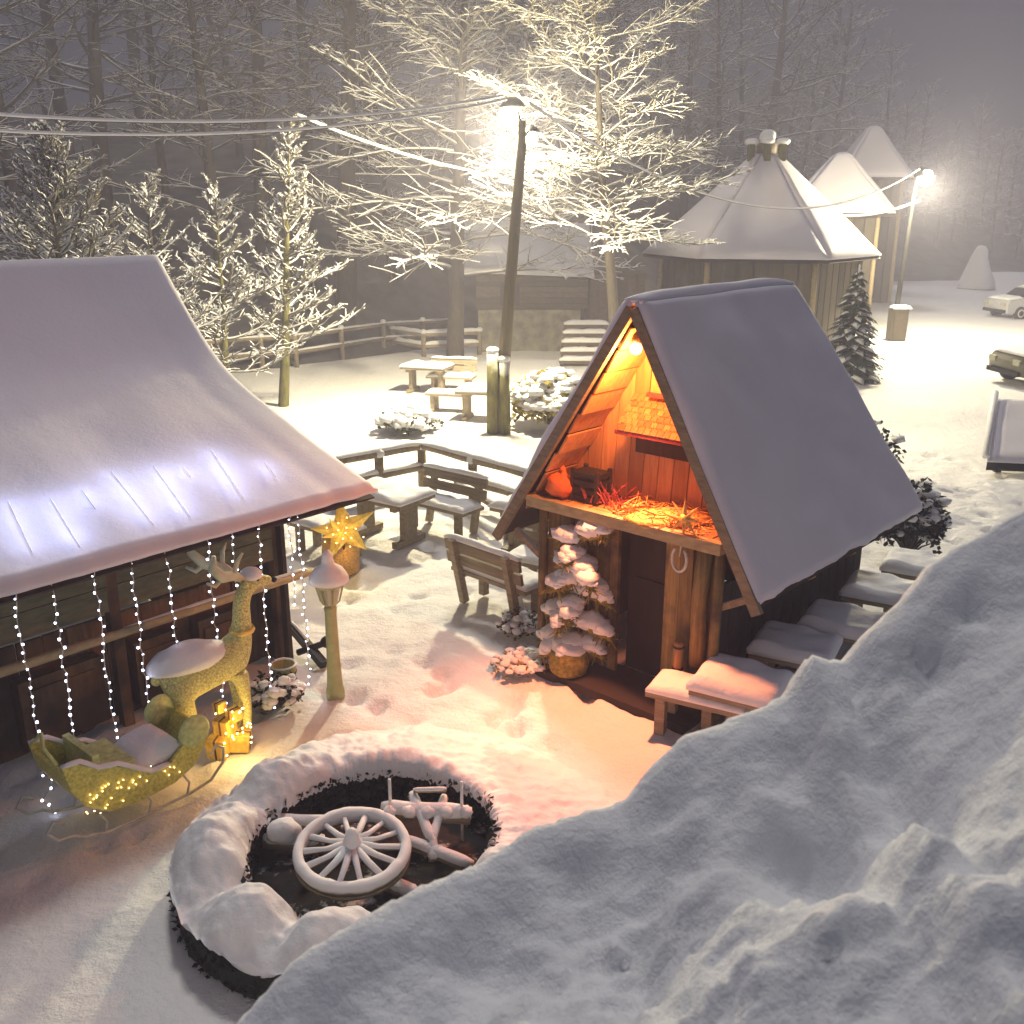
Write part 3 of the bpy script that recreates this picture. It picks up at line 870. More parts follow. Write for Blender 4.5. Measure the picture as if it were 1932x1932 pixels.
# ------------------------------------------------------------------ cottage, gazebo, far roofs
cy = 36.0
x0, x1, x2 = Y(895, 600, cy).x, Y(1112, 600, cy).x, Y(1215, 600, cy).x
q = thing('cottage', (x0, cy, 0), 'old plank cottage on a stone base behind the street lamp', 'cottage')
m = MB(); m.box(((x0 + x1) / 2 - .1, cy + 1.4, .72), (x1 - x0 - .5, 3.4, 1.5)); m.build('stone_base', M['stone'], q)
m = MB()
for k in range(8): m.box(((x0 + x1) / 2, cy + 1.5, 1.47 + .2 * k + .1), (x1 - x0 - .15, 3.1, .19))
m.build('wall', M['cottage'], q)
m = MB(); m.slab(lambda u, v: V3((x0 - .5 + (x1 - x0 + .6) * u, cy - .55 + 3.0 * v, 2.62 + .18 * (1 - u) + 1.75 * v)), 30, 16, .16, edge=.04, amp=.05, freq=1.5)
m.build('roof', M['snow'], q, smooth=True)
m = MB(); m.slab(lambda u, v: V3((x0 - .5 + (x1 - x0 + .6) * u, cy - .5 + 3.0 * v, 2.54 + .18 * (1 - u) + 1.75 * v)), 4, 4, .07, edge=.01)
m.build('roof_boards', M['darkwood'], q)
m = MB(); m.box(((x1 + x2) / 2, cy + 1.2, 1.35), (x2 - x1, 2.4, 2.75))
for k in range(6): m.box((x1 + (x2 - x1) * (k + .5) / 6, cy - .03, 1.35), ((x2 - x1) / 6 - .05, .06, 2.7))
m.build('annexe', M['cottage'], q)
m = MB(); m.box((x0 + 1.3, cy - .08, 2.0), (.7, .05, .8)); m.build('window', M['darkwood'], q)
st = G(1098, 690)
q = thing('stair', st, 'white wooden stair heaped with snow beside the cottage', 'stair')
for k in range(5):
    m = MB(); m.box(st + V3((.05 * k, .3 * k, .13 + .26 * k)), (1.5, .34, .10)); stp = m.build('step', M['cottage'], q)
    m = MB(); m.slab(lambda u, v: st + V3((.05 * k - .76 + 1.52 * u, .3 * k - .18 + .36 * v, .185 + .26 * k)), 14, 5, .13, edge=.2, amp=.03, freq=4); m.build('step_snow', M['snow'], stp, smooth=True)
for sx in (-.7, .7):
    m = MB(); m.beam(st + V3((sx, -.1, .05)), st + V3((sx + .2, 1.3, 1.2)), .06, .2); m.build('stringer', M['cottage'], q)

def pavilion(name, label, c, n, rr, wr, ez, az, rot, capw=.0, group=None, sw=.16):
    q = thing(name, c, label, 'pavilion', group)
    m = MB(); ms = MB()
    cor = [c + V3((rr * math.cos(rot + 2 * math.pi * k / n), rr * math.sin(rot + 2 * math.pi * k / n), ez)) for k in range(n)]
    ap = c + V3((0, 0, az))
    for k in range(n):
        p0, p1 = cor[k], cor[(k + 1) % n]
        t0 = ap.lerp(p0, .06); t1 = ap.lerp(p1, .06)
        def P(u, v): return t0.lerp(p0, v).lerp(t1.lerp(p1, v), u)
        m.slab(lambda u, v: P(u, v) - V3((0, 0, .12)), 1, 1, .08, edge=.001)
        ms.slab(P, 14, 14, sw, edge=.02, amp=.05, freq=1.0, seed=k)
    rf = m.build('roof', M['darkwood'], q)
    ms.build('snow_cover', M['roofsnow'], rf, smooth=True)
    mw = MB()
    for k in range(n):
        a0, a1 = rot + 2 * math.pi * k / n, rot + 2 * math.pi * (k + 1) / n
        w0 = c + V3((wr * math.cos(a0), wr * math.sin(a0), 0)); w1 = c + V3((wr * math.cos(a1), wr * math.sin(a1), 0))
        nb = 7
        for j in range(nb):
            b0, b1 = w0.lerp(w1, (j + .06) / nb), w0.lerp(w1, (j + .94) / nb)
            d = (b1 - b0)
            mw.box((b0 + b1) / 2 + V3((0, 0, (ez + .1) / 2)), (d.length, .06, ez + .1), d)
    mw.build('wall', M['gazebo'], q)
    for k in range(n):
        a0 = rot + 2 * math.pi * k / n
        mp_ = MB(); pp = c + V3(((wr + .12) * math.cos(a0), (wr + .12) * math.sin(a0), 0))
        mp_.tube([pp, pp + V3((0, 0, ez + .05))], .10, 8); mp_.build('post', M['rail'], q, smooth=True)
    if capw:
        for k in range(n):
            a0 = rot + 2 * math.pi * (k + .5) / n
            mc = MB(); pp = c + V3((capw * math.cos(a0), capw * math.sin(a0), az - .30)); mc.box(pp + V3((0, 0, .12)), (.22, .22, .62)); cc = mc.build('vent_post', M['mossbark'], q)
            mc = MB(); mc.blob(pp + V3((0, 0, .48)), .22, 10, 6, .1, squash=(1.2, 1.2, .5)); mc.build('post_snow', M['snow'], cc, smooth=True)
        mc = MB(); mc.lathe([(.34, -.2), (.36, .1), (.16, .2), (.12, .3)], ap, 10); mc.build('cap', M['oldwood'], q, smooth=True)
        mc = MB(); mc.blob(ap + V3((0, 0, .36)), .30, 12, 8, .1, squash=(1, 1, .8)); mc.build('cap_snow', M['snow'], q, smooth=True)
    return q
gy = 37.0
gc = at(1432, 480, gy); 
pavilion('pavilion', 'large hexagonal wooden pavilion with tall snowy pyramid roof', gc, 6, 4.25, 3.45, 3.35, 7.05, R(-72), .62)
pavilion('pavilion', 'smaller pavilion with pointed snow roof just behind the large one', at(1578, 400, 47), 4, 3.3, 2.3, 4.75, 7.5, R(-60), 0)
pavilion('pavilion', 'highest and farthest pointed snow roof beside the distant lamp', at(1640, 320, 56), 4, 2.6, 1.9, 6.5, 9.3, R(-50), 0)

# low snowy roof at the right edge of the picture
k0 = G(1862, 872, .25); k1 = k0 + V3((3.0, -.55, 0)); kn = V3((.18, .98, 0))
q = thing('wood_shelter', V3((k0.x + 1, k0.y + 1, 0)), 'low black-edged shelter roof under snow at the car park edge', 'shelter')
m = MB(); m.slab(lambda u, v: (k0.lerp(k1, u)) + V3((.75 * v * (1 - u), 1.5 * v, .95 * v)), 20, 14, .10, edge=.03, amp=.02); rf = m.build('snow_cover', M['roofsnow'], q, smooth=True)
m = MB(); m.slab(lambda u, v: (k0.lerp(k1, u)) + V3((.75 * v * (1 - u), 1.5 * v, .95 * v - .16)), 2, 2, .12, edge=.001); m.build('roof', M['iron'], q)
m = MB(); m.tube([k0 + V3((-.05, 0, .12)), k0 + V3((.72, 1.52, 1.1))], .07, 7); m.build('hip_snow', M['snow'], q, smooth=True)
for (dx, dy) in ((.35, .25), (2.6, -.1), (.9, 1.7), (2.8, 1.5)):
    m = MB(); m.box(V3((k0.x + dx, k0.y + dy, .12)), (.12, .12, .26)); m.build('post', M['darkwood'], q)

# ------------------------------------------------------------------ cars
def make_car(name, label, paint):
    q = thing(name, (0, 0, 0), label, 'car', 'cars parked at the car park edge')
    side = [(-2.05, .35), (-2.1, .75), (-1.95, .92), (-1.15, 1.0), (-.55, 1.42), (.75, 1.45), (1.55, 1.02), (2.0, .95), (2.1, .6), (2.0, .32)]
    m = MB(); n = len(side)
    secs = [(-.86, .86), (-.80, 1.0), (.80, 1.0), (.86, .86)]
    vs = []
    for (yy, k) in ((-.84, .97), (-.70, 1.0), (.70, 1.0), (.84, .97)):
        for (x, z) in side:
            t = .82 if z > 1.2 else 1.0
            vs.append(V3((x * k, yy * t, z * (.985 if abs(yy) > .8 else 1))))
    fs = []
    for j in range(3):
        for k in range(n):
            k2 = (k + 1) % n; fs.append((j * n + k, j * n + k2, (j + 1) * n + k2, (j + 1) * n + k))
    fs.append(tuple(range(n))); fs.append(tuple(range(4 * n - 1, 3 * n - 1, -1)))
    m.add(vs, fs); recalc(m.build('body', paint, q, local=True, auto=True))
    for sy in (-1, 1):
        m = MB(); m.prism([(-1.0, sy * .79, 1.03), (-.52, sy * .70, 1.34), (.02, sy * .70, 1.36), (.02, sy * .79, 1.03)], (0, sy * .012, 0)); recalc(m.build('window', M['carglass'], q, local=True))
        m = MB(); m.prism([(.10, sy * .79, 1.03), (.10, sy * .70, 1.36), (.70, sy * .70, 1.36), (1.32, sy * .79, 1.03)], (0, sy * .012, 0)); recalc(m.build('window', M['carglass'], q, local=True))
        for x in (-1.3, 1.32):
            m = MB(); m.lathe([(.2, -.1), (.31, -.09), (.33, 0), (.31, .09), (.2, .1)], (x, sy * .80, .33), 18, (0, 1, 0)); wl = m.build('wheel', M['tyre'], q, local=True, smooth=True)
            m = MB(); m.lathe([(.0, .09), (.19, .105), (.2, .09)], (x, sy * .80, .33), 14, (0, sy, 0)); m.build('rim', M['wiregrey'], wl, local=True, smooth=True)
        m = MB(); m.box((-2.08, sy * .58, .74), (.08, .3, .16)); m.build('headlight', M['lampglass'], q, local=True)
    m = MB(); m.box((-2.09, 0, .42), (.1, 1.5, .14)); m.build('bumper', M['iron'], q, local=True)
    m = MB(); m.prism([(-1.12, -.66, 1.03), (-1.12, .66, 1.03), (-.60, .58, 1.40), (-.60, -.58, 1.40)], (-.02, 0, .012)); recalc(m.build('windscreen', M['carglass'], q, local=True))
    m = MB(); m.slab(lambda u, v: V3((-.5 + 1.25 * u, -.56 + 1.12 * v, 1.44)), 12, 10, .14, edge=.2, amp=.03); m.build('roof_snow', M['snow'], q, local=True, smooth=True)
    m = MB(); m.slab(lambda u, v: V3((-1.95 + .8 * u, -.72 + 1.44 * v, .93 + .08 * u)), 10, 10, .12, edge=.2, amp=.03); m.build('bonnet_snow', M['snow'], q, local=True, smooth=True)
    return q
car = make_car('parked_car', 'pale car buried under snow at the far side of the car park', M['carwhite'])
p = G(1880, 600); car.location = p + V3((2.1, .9, -.1)); car.rotation_euler.z = R(12)
car2 = copy_tree(car, V3((0, 0, 0)), R(8), 'olive car with a snowy bonnet, nearer to the pavilion')
p = G(1896, 728); car2.location = p + V3((2.2, .8, -.06))
for ch in car2.children:
    if ch.name.startswith('body'):
        ch.data = ch.data.copy(); ch.data.materials[0] = M['cardark']

# ------------------------------------------------------------------ trees
def grow_tree(seed, Ht, r0, lean, nl, z0, Lfun, el0, curve, ntw, twl, nsub, rt, jit=.12, n_end=None):
    r_ = random.Random(seed)
    tr = MB(); cr_ = MB()
    n = 9
    tp = []
    for k in range(n + 1):
        t = k / n
        tp.append(V3((lean[0] * t * Ht + .03 * Ht * nz(t * 3, seed * 1.7) * t, lean[1] * t * Ht + .03 * Ht * nz(t * 3, seed * 2.3, 5) * t, t * Ht)))
    tr.tube([tp[0] - V3((0, 0, .3))] + tp, [r0 * 1.25] + [r0 * (1.12 - t / n * 1.02) for t in range(n + 1)], 8)
    def tpos(t):
        f = t * n; i = min(n - 1, int(f)); return tp[i].lerp(tp[i + 1], f - i)
    for L_ in range(nl):
        t = z0 + (1 - z0) * ((L_ + r_.random()) / nl)
        t = min(t, .99)
        az = r_.uniform(0, 6.283) if L_ % 2 else L_ * 2.399 + r_.uniform(-.4, .4)
        L = Lfun(t) * r_.uniform(.75, 1.2)
        el = el0(t) + r_.uniform(-.15, .15)
        d = V3((math.cos(az) * math.cos(el), math.sin(az) * math.cos(el), math.sin(el)))
        p = tpos(t).copy(); pts = [p.copy()]; ds = [d.copy()]
        ns = 7
        for k in range(ns):
            d = (d + V3((r_.gauss(0, jit), r_.gauss(0, jit), curve + r_.gauss(0, jit * .7)))).normalized()
            p = p + d * (L / ns); pts.append(p.copy()); ds.append(d.copy())
        rb = max(rt * 1.3, r0 * .30 * (1 - t * .6))
        cr_.tube(pts, [rb + (rt - rb) * (k / ns) for k in range(ns + 1)], 4, cap=False)
        for w_ in range(ntw):
            ft = .18 + .82 * (w_ + r_.random()) / ntw
            fi = ft * ns; i = min(ns - 1, int(fi)); bp = pts[i].lerp(pts[i + 1], fi - i); bd = ds[i]
            side = bd.cross(V3((0, 0, 1))).normalized() * (1 if w_ % 2 else -1)
            td = (bd * r_.uniform(.5, 1.0) + side * r_.uniform(.5, 1.0) + V3((0, 0, r_.uniform(-.25, .45)))).normalized()
            tl = twl * L * (1.15 - ft * .8) * r_.uniform(.6, 1.2)
            q = bp.copy(); tpts = [q.copy()]; tds = [td]
            for k in range(3):
                td = (td + V3((r_.gauss(0, .15), r_.gauss(0, .15), curve * .8 + r_.gauss(0, .1)))).normalized()
                q = q + td * (tl / 3); tpts.append(q.copy()); tds.append(td)
            cr_.tube(tpts, [rt * 1.0, rt * .9, rt * .8, rt * .6], 3, cap=False)
            for u_ in range(nsub):
                fs_ = (.15 + .8 * (u_ + r_.random()) / nsub) * 3; i2 = min(2, int(fs_))
                sp = tpts[i2].lerp(tpts[i2 + 1], fs_ - i2)
                sd = tds[i2].cross(V3((r_.gauss(0, .4), r_.gauss(0, .4), 1))).normalized() * (1 if u_ % 2 else -1)
                sd = (tds[i2] * .7 + sd * .8 + V3((0, 0, r_.uniform(-.2, .4)))).normalized()
                sl = tl * r_.uniform(.25, .5)
                cr_.tube([sp, sp + sd * sl * .5 + V3((0, 0, .02)), sp + sd * sl + V3((0, 0, curve * sl * .5))], [rt * .75, rt * .65, rt * .4], 3, cap=False)
    return tr, cr_
def tree_obj(name, label, loc, mbs, tmat, cmat, group=None, cat='tree'):
    q = thing(name, loc, label, cat, group)
    mbs[0].build('trunk', tmat, q, smooth=True, local=True)
    mbs[1].build('crown', cmat, q, smooth=True, local=True)
    return q
# young larches with upturned snowy twigs
b2_ = G(535, 765)
tree_obj('larch', 'slender leaning larch with yellow-lit upturned twigs before the fence', b2_,
         grow_tree(11, 7.0, .13, (.10, .0), 62, .22, lambda t: 2.0 * (1 - t) + .35, lambda t: .05 + .5 * t, .09, 8, .42, 4, .026), M['mossbark'], M['twig'], 'young snowy larches')
b3_ = at(425, 700, 24.0)
tree_obj('larch', 'smaller larch close to the corner of the swooping roof', b3_,
         grow_tree(12, 5.4, .10, (.02, .0), 42, .2, lambda t: 1.9 * (1 - t) + .4, lambda t: -.05 + .5 * t, .10, 8, .42, 4, .025), M['mossbark'], M['twig'], 'young snowy larches')
b1_ = at(120, 600, 18.5)
tree_obj('larch', 'wide bushy larch with radiating snowy boughs behind the swooping roof', b1_,
         grow_tree(13, 6.3, .12, (.02, .0), 80, .40, lambda t: 2.9 * (1 - t) + .35, lambda t: .1 + .7 * t, .05, 10, .40, 4, .024), M['mossbark'], M['twig'], 'young snowy larches')
b4_ = at(300, 650, 22.0)
tree_obj('larch', 'dim larch with drooping boughs behind the roof gable end', b4_,
         grow_tree(14, 5.6, .12, (.02, .0), 46, .35, lambda t: 2.3 * (1 - t) + .3, lambda t: .0 + .6 * t, .06, 8, .36, 3, .02), M['bark'], M['twig'], 'young snowy larches')
# great tree behind the lamp
bt = G(858, 690)
tree_obj('broad_tree', 'great broad tree with long drooping snowy boughs behind the lamp', bt,
         grow_tree(21, 14.5, .27, (.05, -.02), 60, .2, lambda t: 6.6 * (1 - t * .55), lambda t: -.05 + .6 * t, -.015, 17, .42, 4, .031), M['bark'], M['twig'])
bt2 = at(1085, 700, 26.0)
tree_obj('broad_tree', 'lower yellow-lit tree spreading boughs right of the lamp pole', at(1172, 700, 26.5),
         grow_tree(22, 11.5, .16, (-.11, .0), 52, .34, lambda t: 4.6 * (1 - t * .6), lambda t: -.1 + .7 * t, -.01, 16, .42, 5, .021), M['bark'], M['twig'])
# forest
protos = []
r3 = random.Random(5)
LABEL_F = 'bare snow-dusted tree with a tall dark trunk in the hillside wood'
GROUP_F = 'bare trees of the hillside wood'
specs = [(31, 17, .30, 40, .26, 5.2), (32, 15, .22, 40, .18, 4.8), (33, 18, .36, 42, .30, 5.8), (34, 13, .16, 40, .15, 4.2)]
for i, (sd, ht, r0, nl, z0, LL) in enumerate(specs):
    mbs = grow_tree(sd, ht, r0, (r3.uniform(-.09, .09), r3.uniform(-.05, .05)), nl, z0, lambda t, LL=LL: LL * (1.05 - t * .6), lambda t: .0 + .8 * t, .0, 9, .40, 3, .030)
    protos.append(mbs)
spots = [(505, 560, 37), (420, 520, 35), (655, 640, 36), (745, 590, 40), (60, 500, 30), (-60, 520, 27), (200, 450, 38), (320, 430, 42), (590, 480, 44), (830, 500, 46),
         (140, 380, 46), (460, 380, 50), (700, 420, 52), (930, 440, 52), (1040, 420, 50), (-120, 420, 40), (280, 340, 56), (560, 330, 58), (1130, 420, 55), (1210, 400, 58), (1290, 380, 58),
         (1360, 380, 60), (1440, 380, 62), (1500, 360, 66), (1250, 330, 68), (1400, 330, 72), (1560, 340, 70), (1620, 350, 76), (1020, 340, 64), (860, 330, 66), (740, 330, 68), (100, 320, 60), (420, 300, 70), (1180, 320, 76), (1330, 300, 80), (1480, 300, 82),
         (1100, 330, 70), (960, 300, 76), (1540, 300, 86), (20, 330, 54)]
first = [None] * 4
for i, (u, v, y) in enumerate(spots):
    k = i % 4
    p = at(u, v, y); x, yy = p.x, y
    p = V3((x, yy, max(-.2, hz(x, yy) - .1)))
    if first[k] is None:
        t = tree_obj('bare_tree', LABEL_F, p, protos[k], M['bark'], M['twigdim'], GROUP_F); first[k] = t
        t.rotation_euler.z = r3.uniform(0, 6.28)
    else:
        copy_tree(first[k], p, r3.uniform(0, 6.28), scale=r3.uniform(.85, 1.15))
# misty trees at the far end of the car park
for i, (u, y, sc) in enumerate([(1665, 84, .5), (1710, 86, .55), (1770, 86, .45), (1822, 90, .5), (1875, 88, .55), (1925, 86, .5), (1690, 88, .55), (1745, 92, .5), (1800, 90, .42), (1850, 94, .45), (1900, 90, .5), (1950, 92, .55), (1720, 98, .6), (1775, 100, .5), (1830, 102, .5), (1880, 102, .5), (1930, 100, .6), (1990, 96, .6), (1660, 96, .7)]):
    p = at(u, 430, y)
    copy_tree(first[i % 4], V3((p.x, y, hz(p.x, y) - .1)), r3.uniform(0, 6.28), 'faint bare tree in the mist beyond the car park', 'misty trees beyond the car park', scale=sc)

# ------------------------------------------------------------------ conifers, bushes
def conifer(name, label, base, Ht, rad, seed, nlay=11, green='fir', tiers=9):
    q = thing(name, base, label, 'conifer')
    r_ = random.Random(seed)
    m = MB(); m.tube([base - V3((0, 0, .1)), base + V3((0, 0, Ht))], [rad * .12, rad * .03], 7); m.build('trunk', M['bark'], q, smooth=True)
    mg = MB(); ms = MB()
    for L_ in range(nlay):
        t = L_ / nlay; z = Ht * (.08 + .9 * t); rr = rad * (1 - t) ** .8 + .05
        nb = max(4, int(tiers * (1 - t * .5)))
        for k in range(nb):
            a = 2 * math.pi * (k + .5 * (L_ % 2)) / nb + r_.uniform(-.25, .25)
            d = V3((math.cos(a), math.sin(a), 0)); s_ = V3((-d.y, d.x, 0))
            l = rr * r_.uniform(.75, 1.15)
            p0 = base + V3((0, 0, z + r_.uniform(-.5, .5) * Ht / nlay)); p1 = p0 + d * l * .6 + V3((0, 0, -.05 * l)); p2 = p0 + d * l + V3((0, 0, -.22 * l))
            wd = l * .3
            for (mm, off, thk) in ((mg, 0, .05), (ms, .035, .05)):
                if mm is ms and r_.random() < .25: continue
                up = V3((0, 0, off))
                ws = wd * (1 if mm is mg else .72)
                vs = [p0 + up, p1 + s_ * ws + up, p2 + up, p1 - s_ * ws + up, p1 + up + V3((0, 0, thk)), p1 + up - V3((0, 0, thk * (1 if mm is mg else .3)))]
                mm.add(vs, [(0, 1, 4), (1, 2, 4), (2, 3, 4), (3, 0, 4), (1, 0, 5), (2, 1, 5), (3, 2, 5), (0, 3, 5)])
            for c_ in range(9):
                e_ = p0.lerp(p2, r_.uniform(.3, 1)); o_ = e_ + s_ * r_.uniform(-1, 1) * wd * .8 + V3((0, 0, r_.uniform(-.12, .0)))
                mg.tube([e_, o_ + d * .08], [.02, .008], 3, cap=False)
    mg.build('foliage', M[green], q)
    ms.build('snow_load', M['snow'], q, smooth=True)
    return q
conifer('fir_tree', 'slim dark fir with snow patches behind the A-frame roof', G(1600, 715), 3.4, .95, 3, 19, tiers=11)
def bush(name, label, c, rx, rz, n, leaf, snow=.5, seed=1, mat='leafdark', cat='bush', stems=True, group=None, leafsize=.05):
    q = thing(name, c, label, cat, group)
    r_ = random.Random(seed); mg = MB(); ms = MB(); mt = MB()
    for k in range(n):
        d = V3((r_.gauss(0, 1), r_.gauss(0, 1), r_.gauss(0, 1))).normalized()
        if d.z < -.2: d.z = -d.z * .5
        f = r_.uniform(.55, 1.0)
        p = c + V3((d.x * rx * f, d.y * rx * f, max(.03, rz * .35 + d.z * rz * .65 * f)))
        for j in range(leaf):
            a = V3((r_.gauss(0, 1), r_.gauss(0, 1), r_.gauss(0, .6))).normalized() * leafsize * r_.uniform(.6, 1.5)
            b_ = a.cross(V3((r_.gauss(0, 1), r_.gauss(0, 1), r_.gauss(0, 1)))).normalized() * leafsize * .6
            o = p + V3((r_.uniform(-1, 1), r_.uniform(-1, 1), r_.uniform(-1, 1))) * leafsize * 1.5
            mg.add([o - a, o + b_, o + a, o - b_], [(0, 1, 2, 3)])
        if r_.random() < snow and d.z > -.05:
            ms.blob(p + V3((0, 0, leafsize * .8)), leafsize * r_.uniform(1.1, 2.0), 7, 5, .35, 2, k, (1.2, 1.2, .65))
        if k % 6 == 0: mt.tube([c, c.lerp(p, .5) + V3((0, 0, .05)), p], [.02, .014, .008], 4)
    mg.build('foliage', M[mat], q)
    if ms.v: ms.build('snow_load', M['snow'], q, smooth=True)
    mt.build('stem', M['bark'], q)
    return q
bush('round_bush', 'round bush thickly capped with snow right of the lamp pole', G(1045, 805), 1.05, 1.35, 420, 5, .75, 5, 'moss', leafsize=.09)
bush('low_shrub', 'small clump of snow-bent twigs behind the log rail', G(770, 815), .75, .55, 150, 3, .85, 6, 'fir', leafsize=.07)
bush('leafy_bush', 'dark leafy bush flecked with snow behind the hut eave corner', G(1712, 1052), .55, 1.15, 300, 6, .32, 7, leafsize=.055)
bush('leafy_bush', 'thin dark shrub poking above the right roof edge', G(1648, 905), .5, 1.15, 90, 4, .4, 8, leafsize=.06)
bush('leafy_bush', 'tiny dark shrub at the tip of the hut eave', G(1728, 965), .22, .65, 60, 4, .5, 18, leafsize=.05)
bush('hut_shrub', 'low dark shrub growing at the hut corner beside the bucket', G(520, 1335), .28, .35, 130, 5, .3, 9, leafsize=.035)
bush('flower_bed', 'withered snowy plants at the foot of the conifer', G(985, 1262), .35, .16, 80, 4, .8, 10, leafsize=.03, mat='moss')
bush('frosted_plant', 'frosty grey plant beside the slatted bench', G(985, 1195), .30, .28, 120, 5, .5, 12, leafsize=.03, mat='fir')
sc = G(1840, 545)
q = thing('snowy_bush', sc, 'cone-shaped bush wrapped entirely in snow at the car park end', 'bush')
m = MB(); m.lathe([(1.15, 0), (1.05, .4), (.75, 1.2), (.52, 1.9), (.36, 2.35), (.2, 2.6), (.0, 2.66)], sc, 18)
m.v = [p + V3((.12 * nz(p.x * 1.5, p.y * 1.5, p.z), .12 * nz(p.x, p.y, p.z * 1.5), .05)) for p in m.v]
m.build('snow_cover', M['snow'], q, smooth=True)
m = MB(); m.tube([sc, sc + V3((0, 0, 2.3))], .06, 6); m.build('stem', M['bark'], q)

# snow-laden conifer in front of the A-frame hut
cb = G(1085, 1262)
q = thing('laden_conifer', cb, 'small conifer bowed under thick snow boughs before the hut door', 'conifer')
m = MB(); m.tube([cb, cb + V3((.02, .02, .8)), cb + V3((.0, 0, 1.72))], [.07, .05, .02], 8); m.build('trunk', M['mossbark'], q, smooth=True)
mg = MB(); ms = MB(); r_ = random.Random(4)
boughs = [  # height, angle in the picture plane, length, lift
    (1.60, .0, .42, .22), (1.52, math.pi, .26, .0), (1.30, -.5, .40, -.50), (1.18, 2.8, .38, .10), (1.05, .3, .42, -.55), (1.0, 3.6, .34, -.1), (.92, 1.5, .3, -.2), (.80, -1.3, .34, -.25),
    (.62, 3.2, .44, -.10), (.60, .0, .50, -.20), (.66, -1.6, .36, -.2), (.52, 1.9, .35, -.2), (.34, -.1, .42, -.14), (.34, 3.4, .46, -.14), (.36, -1.3, .4, -.2), (.3, 4.2, .42, -.2), (1.38, -1.5, .25, -.2), (1.1, 4.4, .3, -.3)]
for (z, a, l, lift) in boughs:
    d = E * math.cos(a) + B * math.sin(a); s_ = V3((-d.y, d.x, 0))
    p0 = cb + V3((0, 0, z))
    pts = [p0 + d * l * t + V3((0, 0, lift * l * t + .10 * l * math.sin(t * 3.1))) for t in (0, .25, .5, .75, 1)]
    mg.tube(pts, [.05, .085, .09, .065, .015], 7)
    for k in range(26):
        t = r_.random(); i = min(3, int(t * 4)); bp = pts[i].lerp(pts[i + 1], t * 4 - i)
        o = bp + s_ * r_.uniform(-.12, .12) + V3((0, 0, r_.uniform(-.16, -.02)))
        mg.tube([bp, o], [.014, .006], 3, cap=False)
    up = [p + V3((0, 0, .055)) for p in pts]
    for k in range(6):
        t = (k + .5) / 6; i = min(3, int(t * 4)); bp = up[i].lerp(up[i + 1], t * 4 - i)
        rr = (.065 + .08 * math.sin(math.pi * min(1, t * 1.1))) * r_.uniform(.8, 1.2)
        ms.blob(bp + s_ * r_.uniform(-.03, .03), rr, 9, 6, .35, 3, k + l * 9, (1.1, 1.1, .62))
    for k in range(30):
        t = r_.random(); i = min(3, int(t * 4)); bp = pts[i].lerp(pts[i + 1], t * 4 - i)
        mg.tube([bp, bp + d * r_.uniform(.02, .10) + s_ * r_.uniform(-.15, .15) + V3((0, 0, r_.uniform(-.07, .02)))], [.010, .004], 3, cap=False)
mg.build('foliage', M['moss'], q)
ms.build('snow_load', M['snow'], q, smooth=True)
pb = G(1072, 1275) + V3((0, -.05, 0))
q = thing('moss_basket', pb, 'round yellow-green moss basket at the foot of the bowed conifer', 'basket')
m = MB(); m.lathe([(.12, .02), (.20, .10), (.235, .22), (.20, .34), (.12, .38)], pb, 18)
m.v = [p + (p - pb).normalized() * .03 * nz(p.x * 18, p.y * 18, p.z * 18) for p in m.v]
m.build('body', M['moss'], q, smooth=True)
m = MB(); m.blob(pb + V3((0, 0, .38)), .2, 12, 8, .3, 3, 1, (1, 1, .35)); m.build('snow_cap', M['snow'], q, smooth=True)

# ------------------------------------------------------------------ garden lamp, star, bucket
gb = G(633, 1308)
q = thing('garden_lamp', gb, 'short pale green lantern post wearing a snow hat in the yard', 'lantern post')
m = MB(); m.lathe([(.10, -.05), (.10, .04), (.085, .10), (.076, .30), (.083, .33), (.072, .36), (.062, .95), (.07, 1.0), (.055, 1.03)], gb, 14); m.build('column', M['postpaint'], q, smooth=True)
m = MB(); m.lathe([(.05, 1.03), (.09, 1.06), (.135, 1.24), (.14, 1.26)], gb, 6); ln = m.build('lantern_glass', M['lampglass'], q)
m = MB()
for k in range(6):
    a = 2 * math.pi * k / 6; d = V3((0, 0, 0)) + V3((1, 0, 0)).cross(V3((0, 0, 1))) * 0
    u1 = V3((math.cos(a), math.sin(a), 0))
    m.tube([gb + u1 * .05 + V3((0, 0, 1.03)), gb + u1 * .10 + V3((0, 0, 1.08)), gb + u1 * .15 + V3((0, 0, 1.27))], .010, 5)
m.lathe([(.145, 1.25), (.165, 1.27), (.165, 1.29)], gb, 18); m.build('frame', M['postpaint'], q)
m = MB(); m.lathe([(.17, 1.285), (.12, 1.40), (.05, 1.44), (.03, 1.50)], gb, 14); m.build('lantern_roof', M['postpaint'], q, smooth=True)
m = MB(); m.lathe([(.15, 1.285), (.205, 1.30), (.205, 1.36), (.15, 1.44), (.075, 1.49), (.062, 1.55), (.055, 1.60), (.02, 1.64), (0, 1.65)], gb, 18)
m.v = [p + (p - gb - V3((0, 0, 1.4))).normalized() * .015 * nz(p.x * 9, p.y * 9, p.z * 9) for p in m.v]
m.build('snow_cap', M['snow'], q, smooth=True)

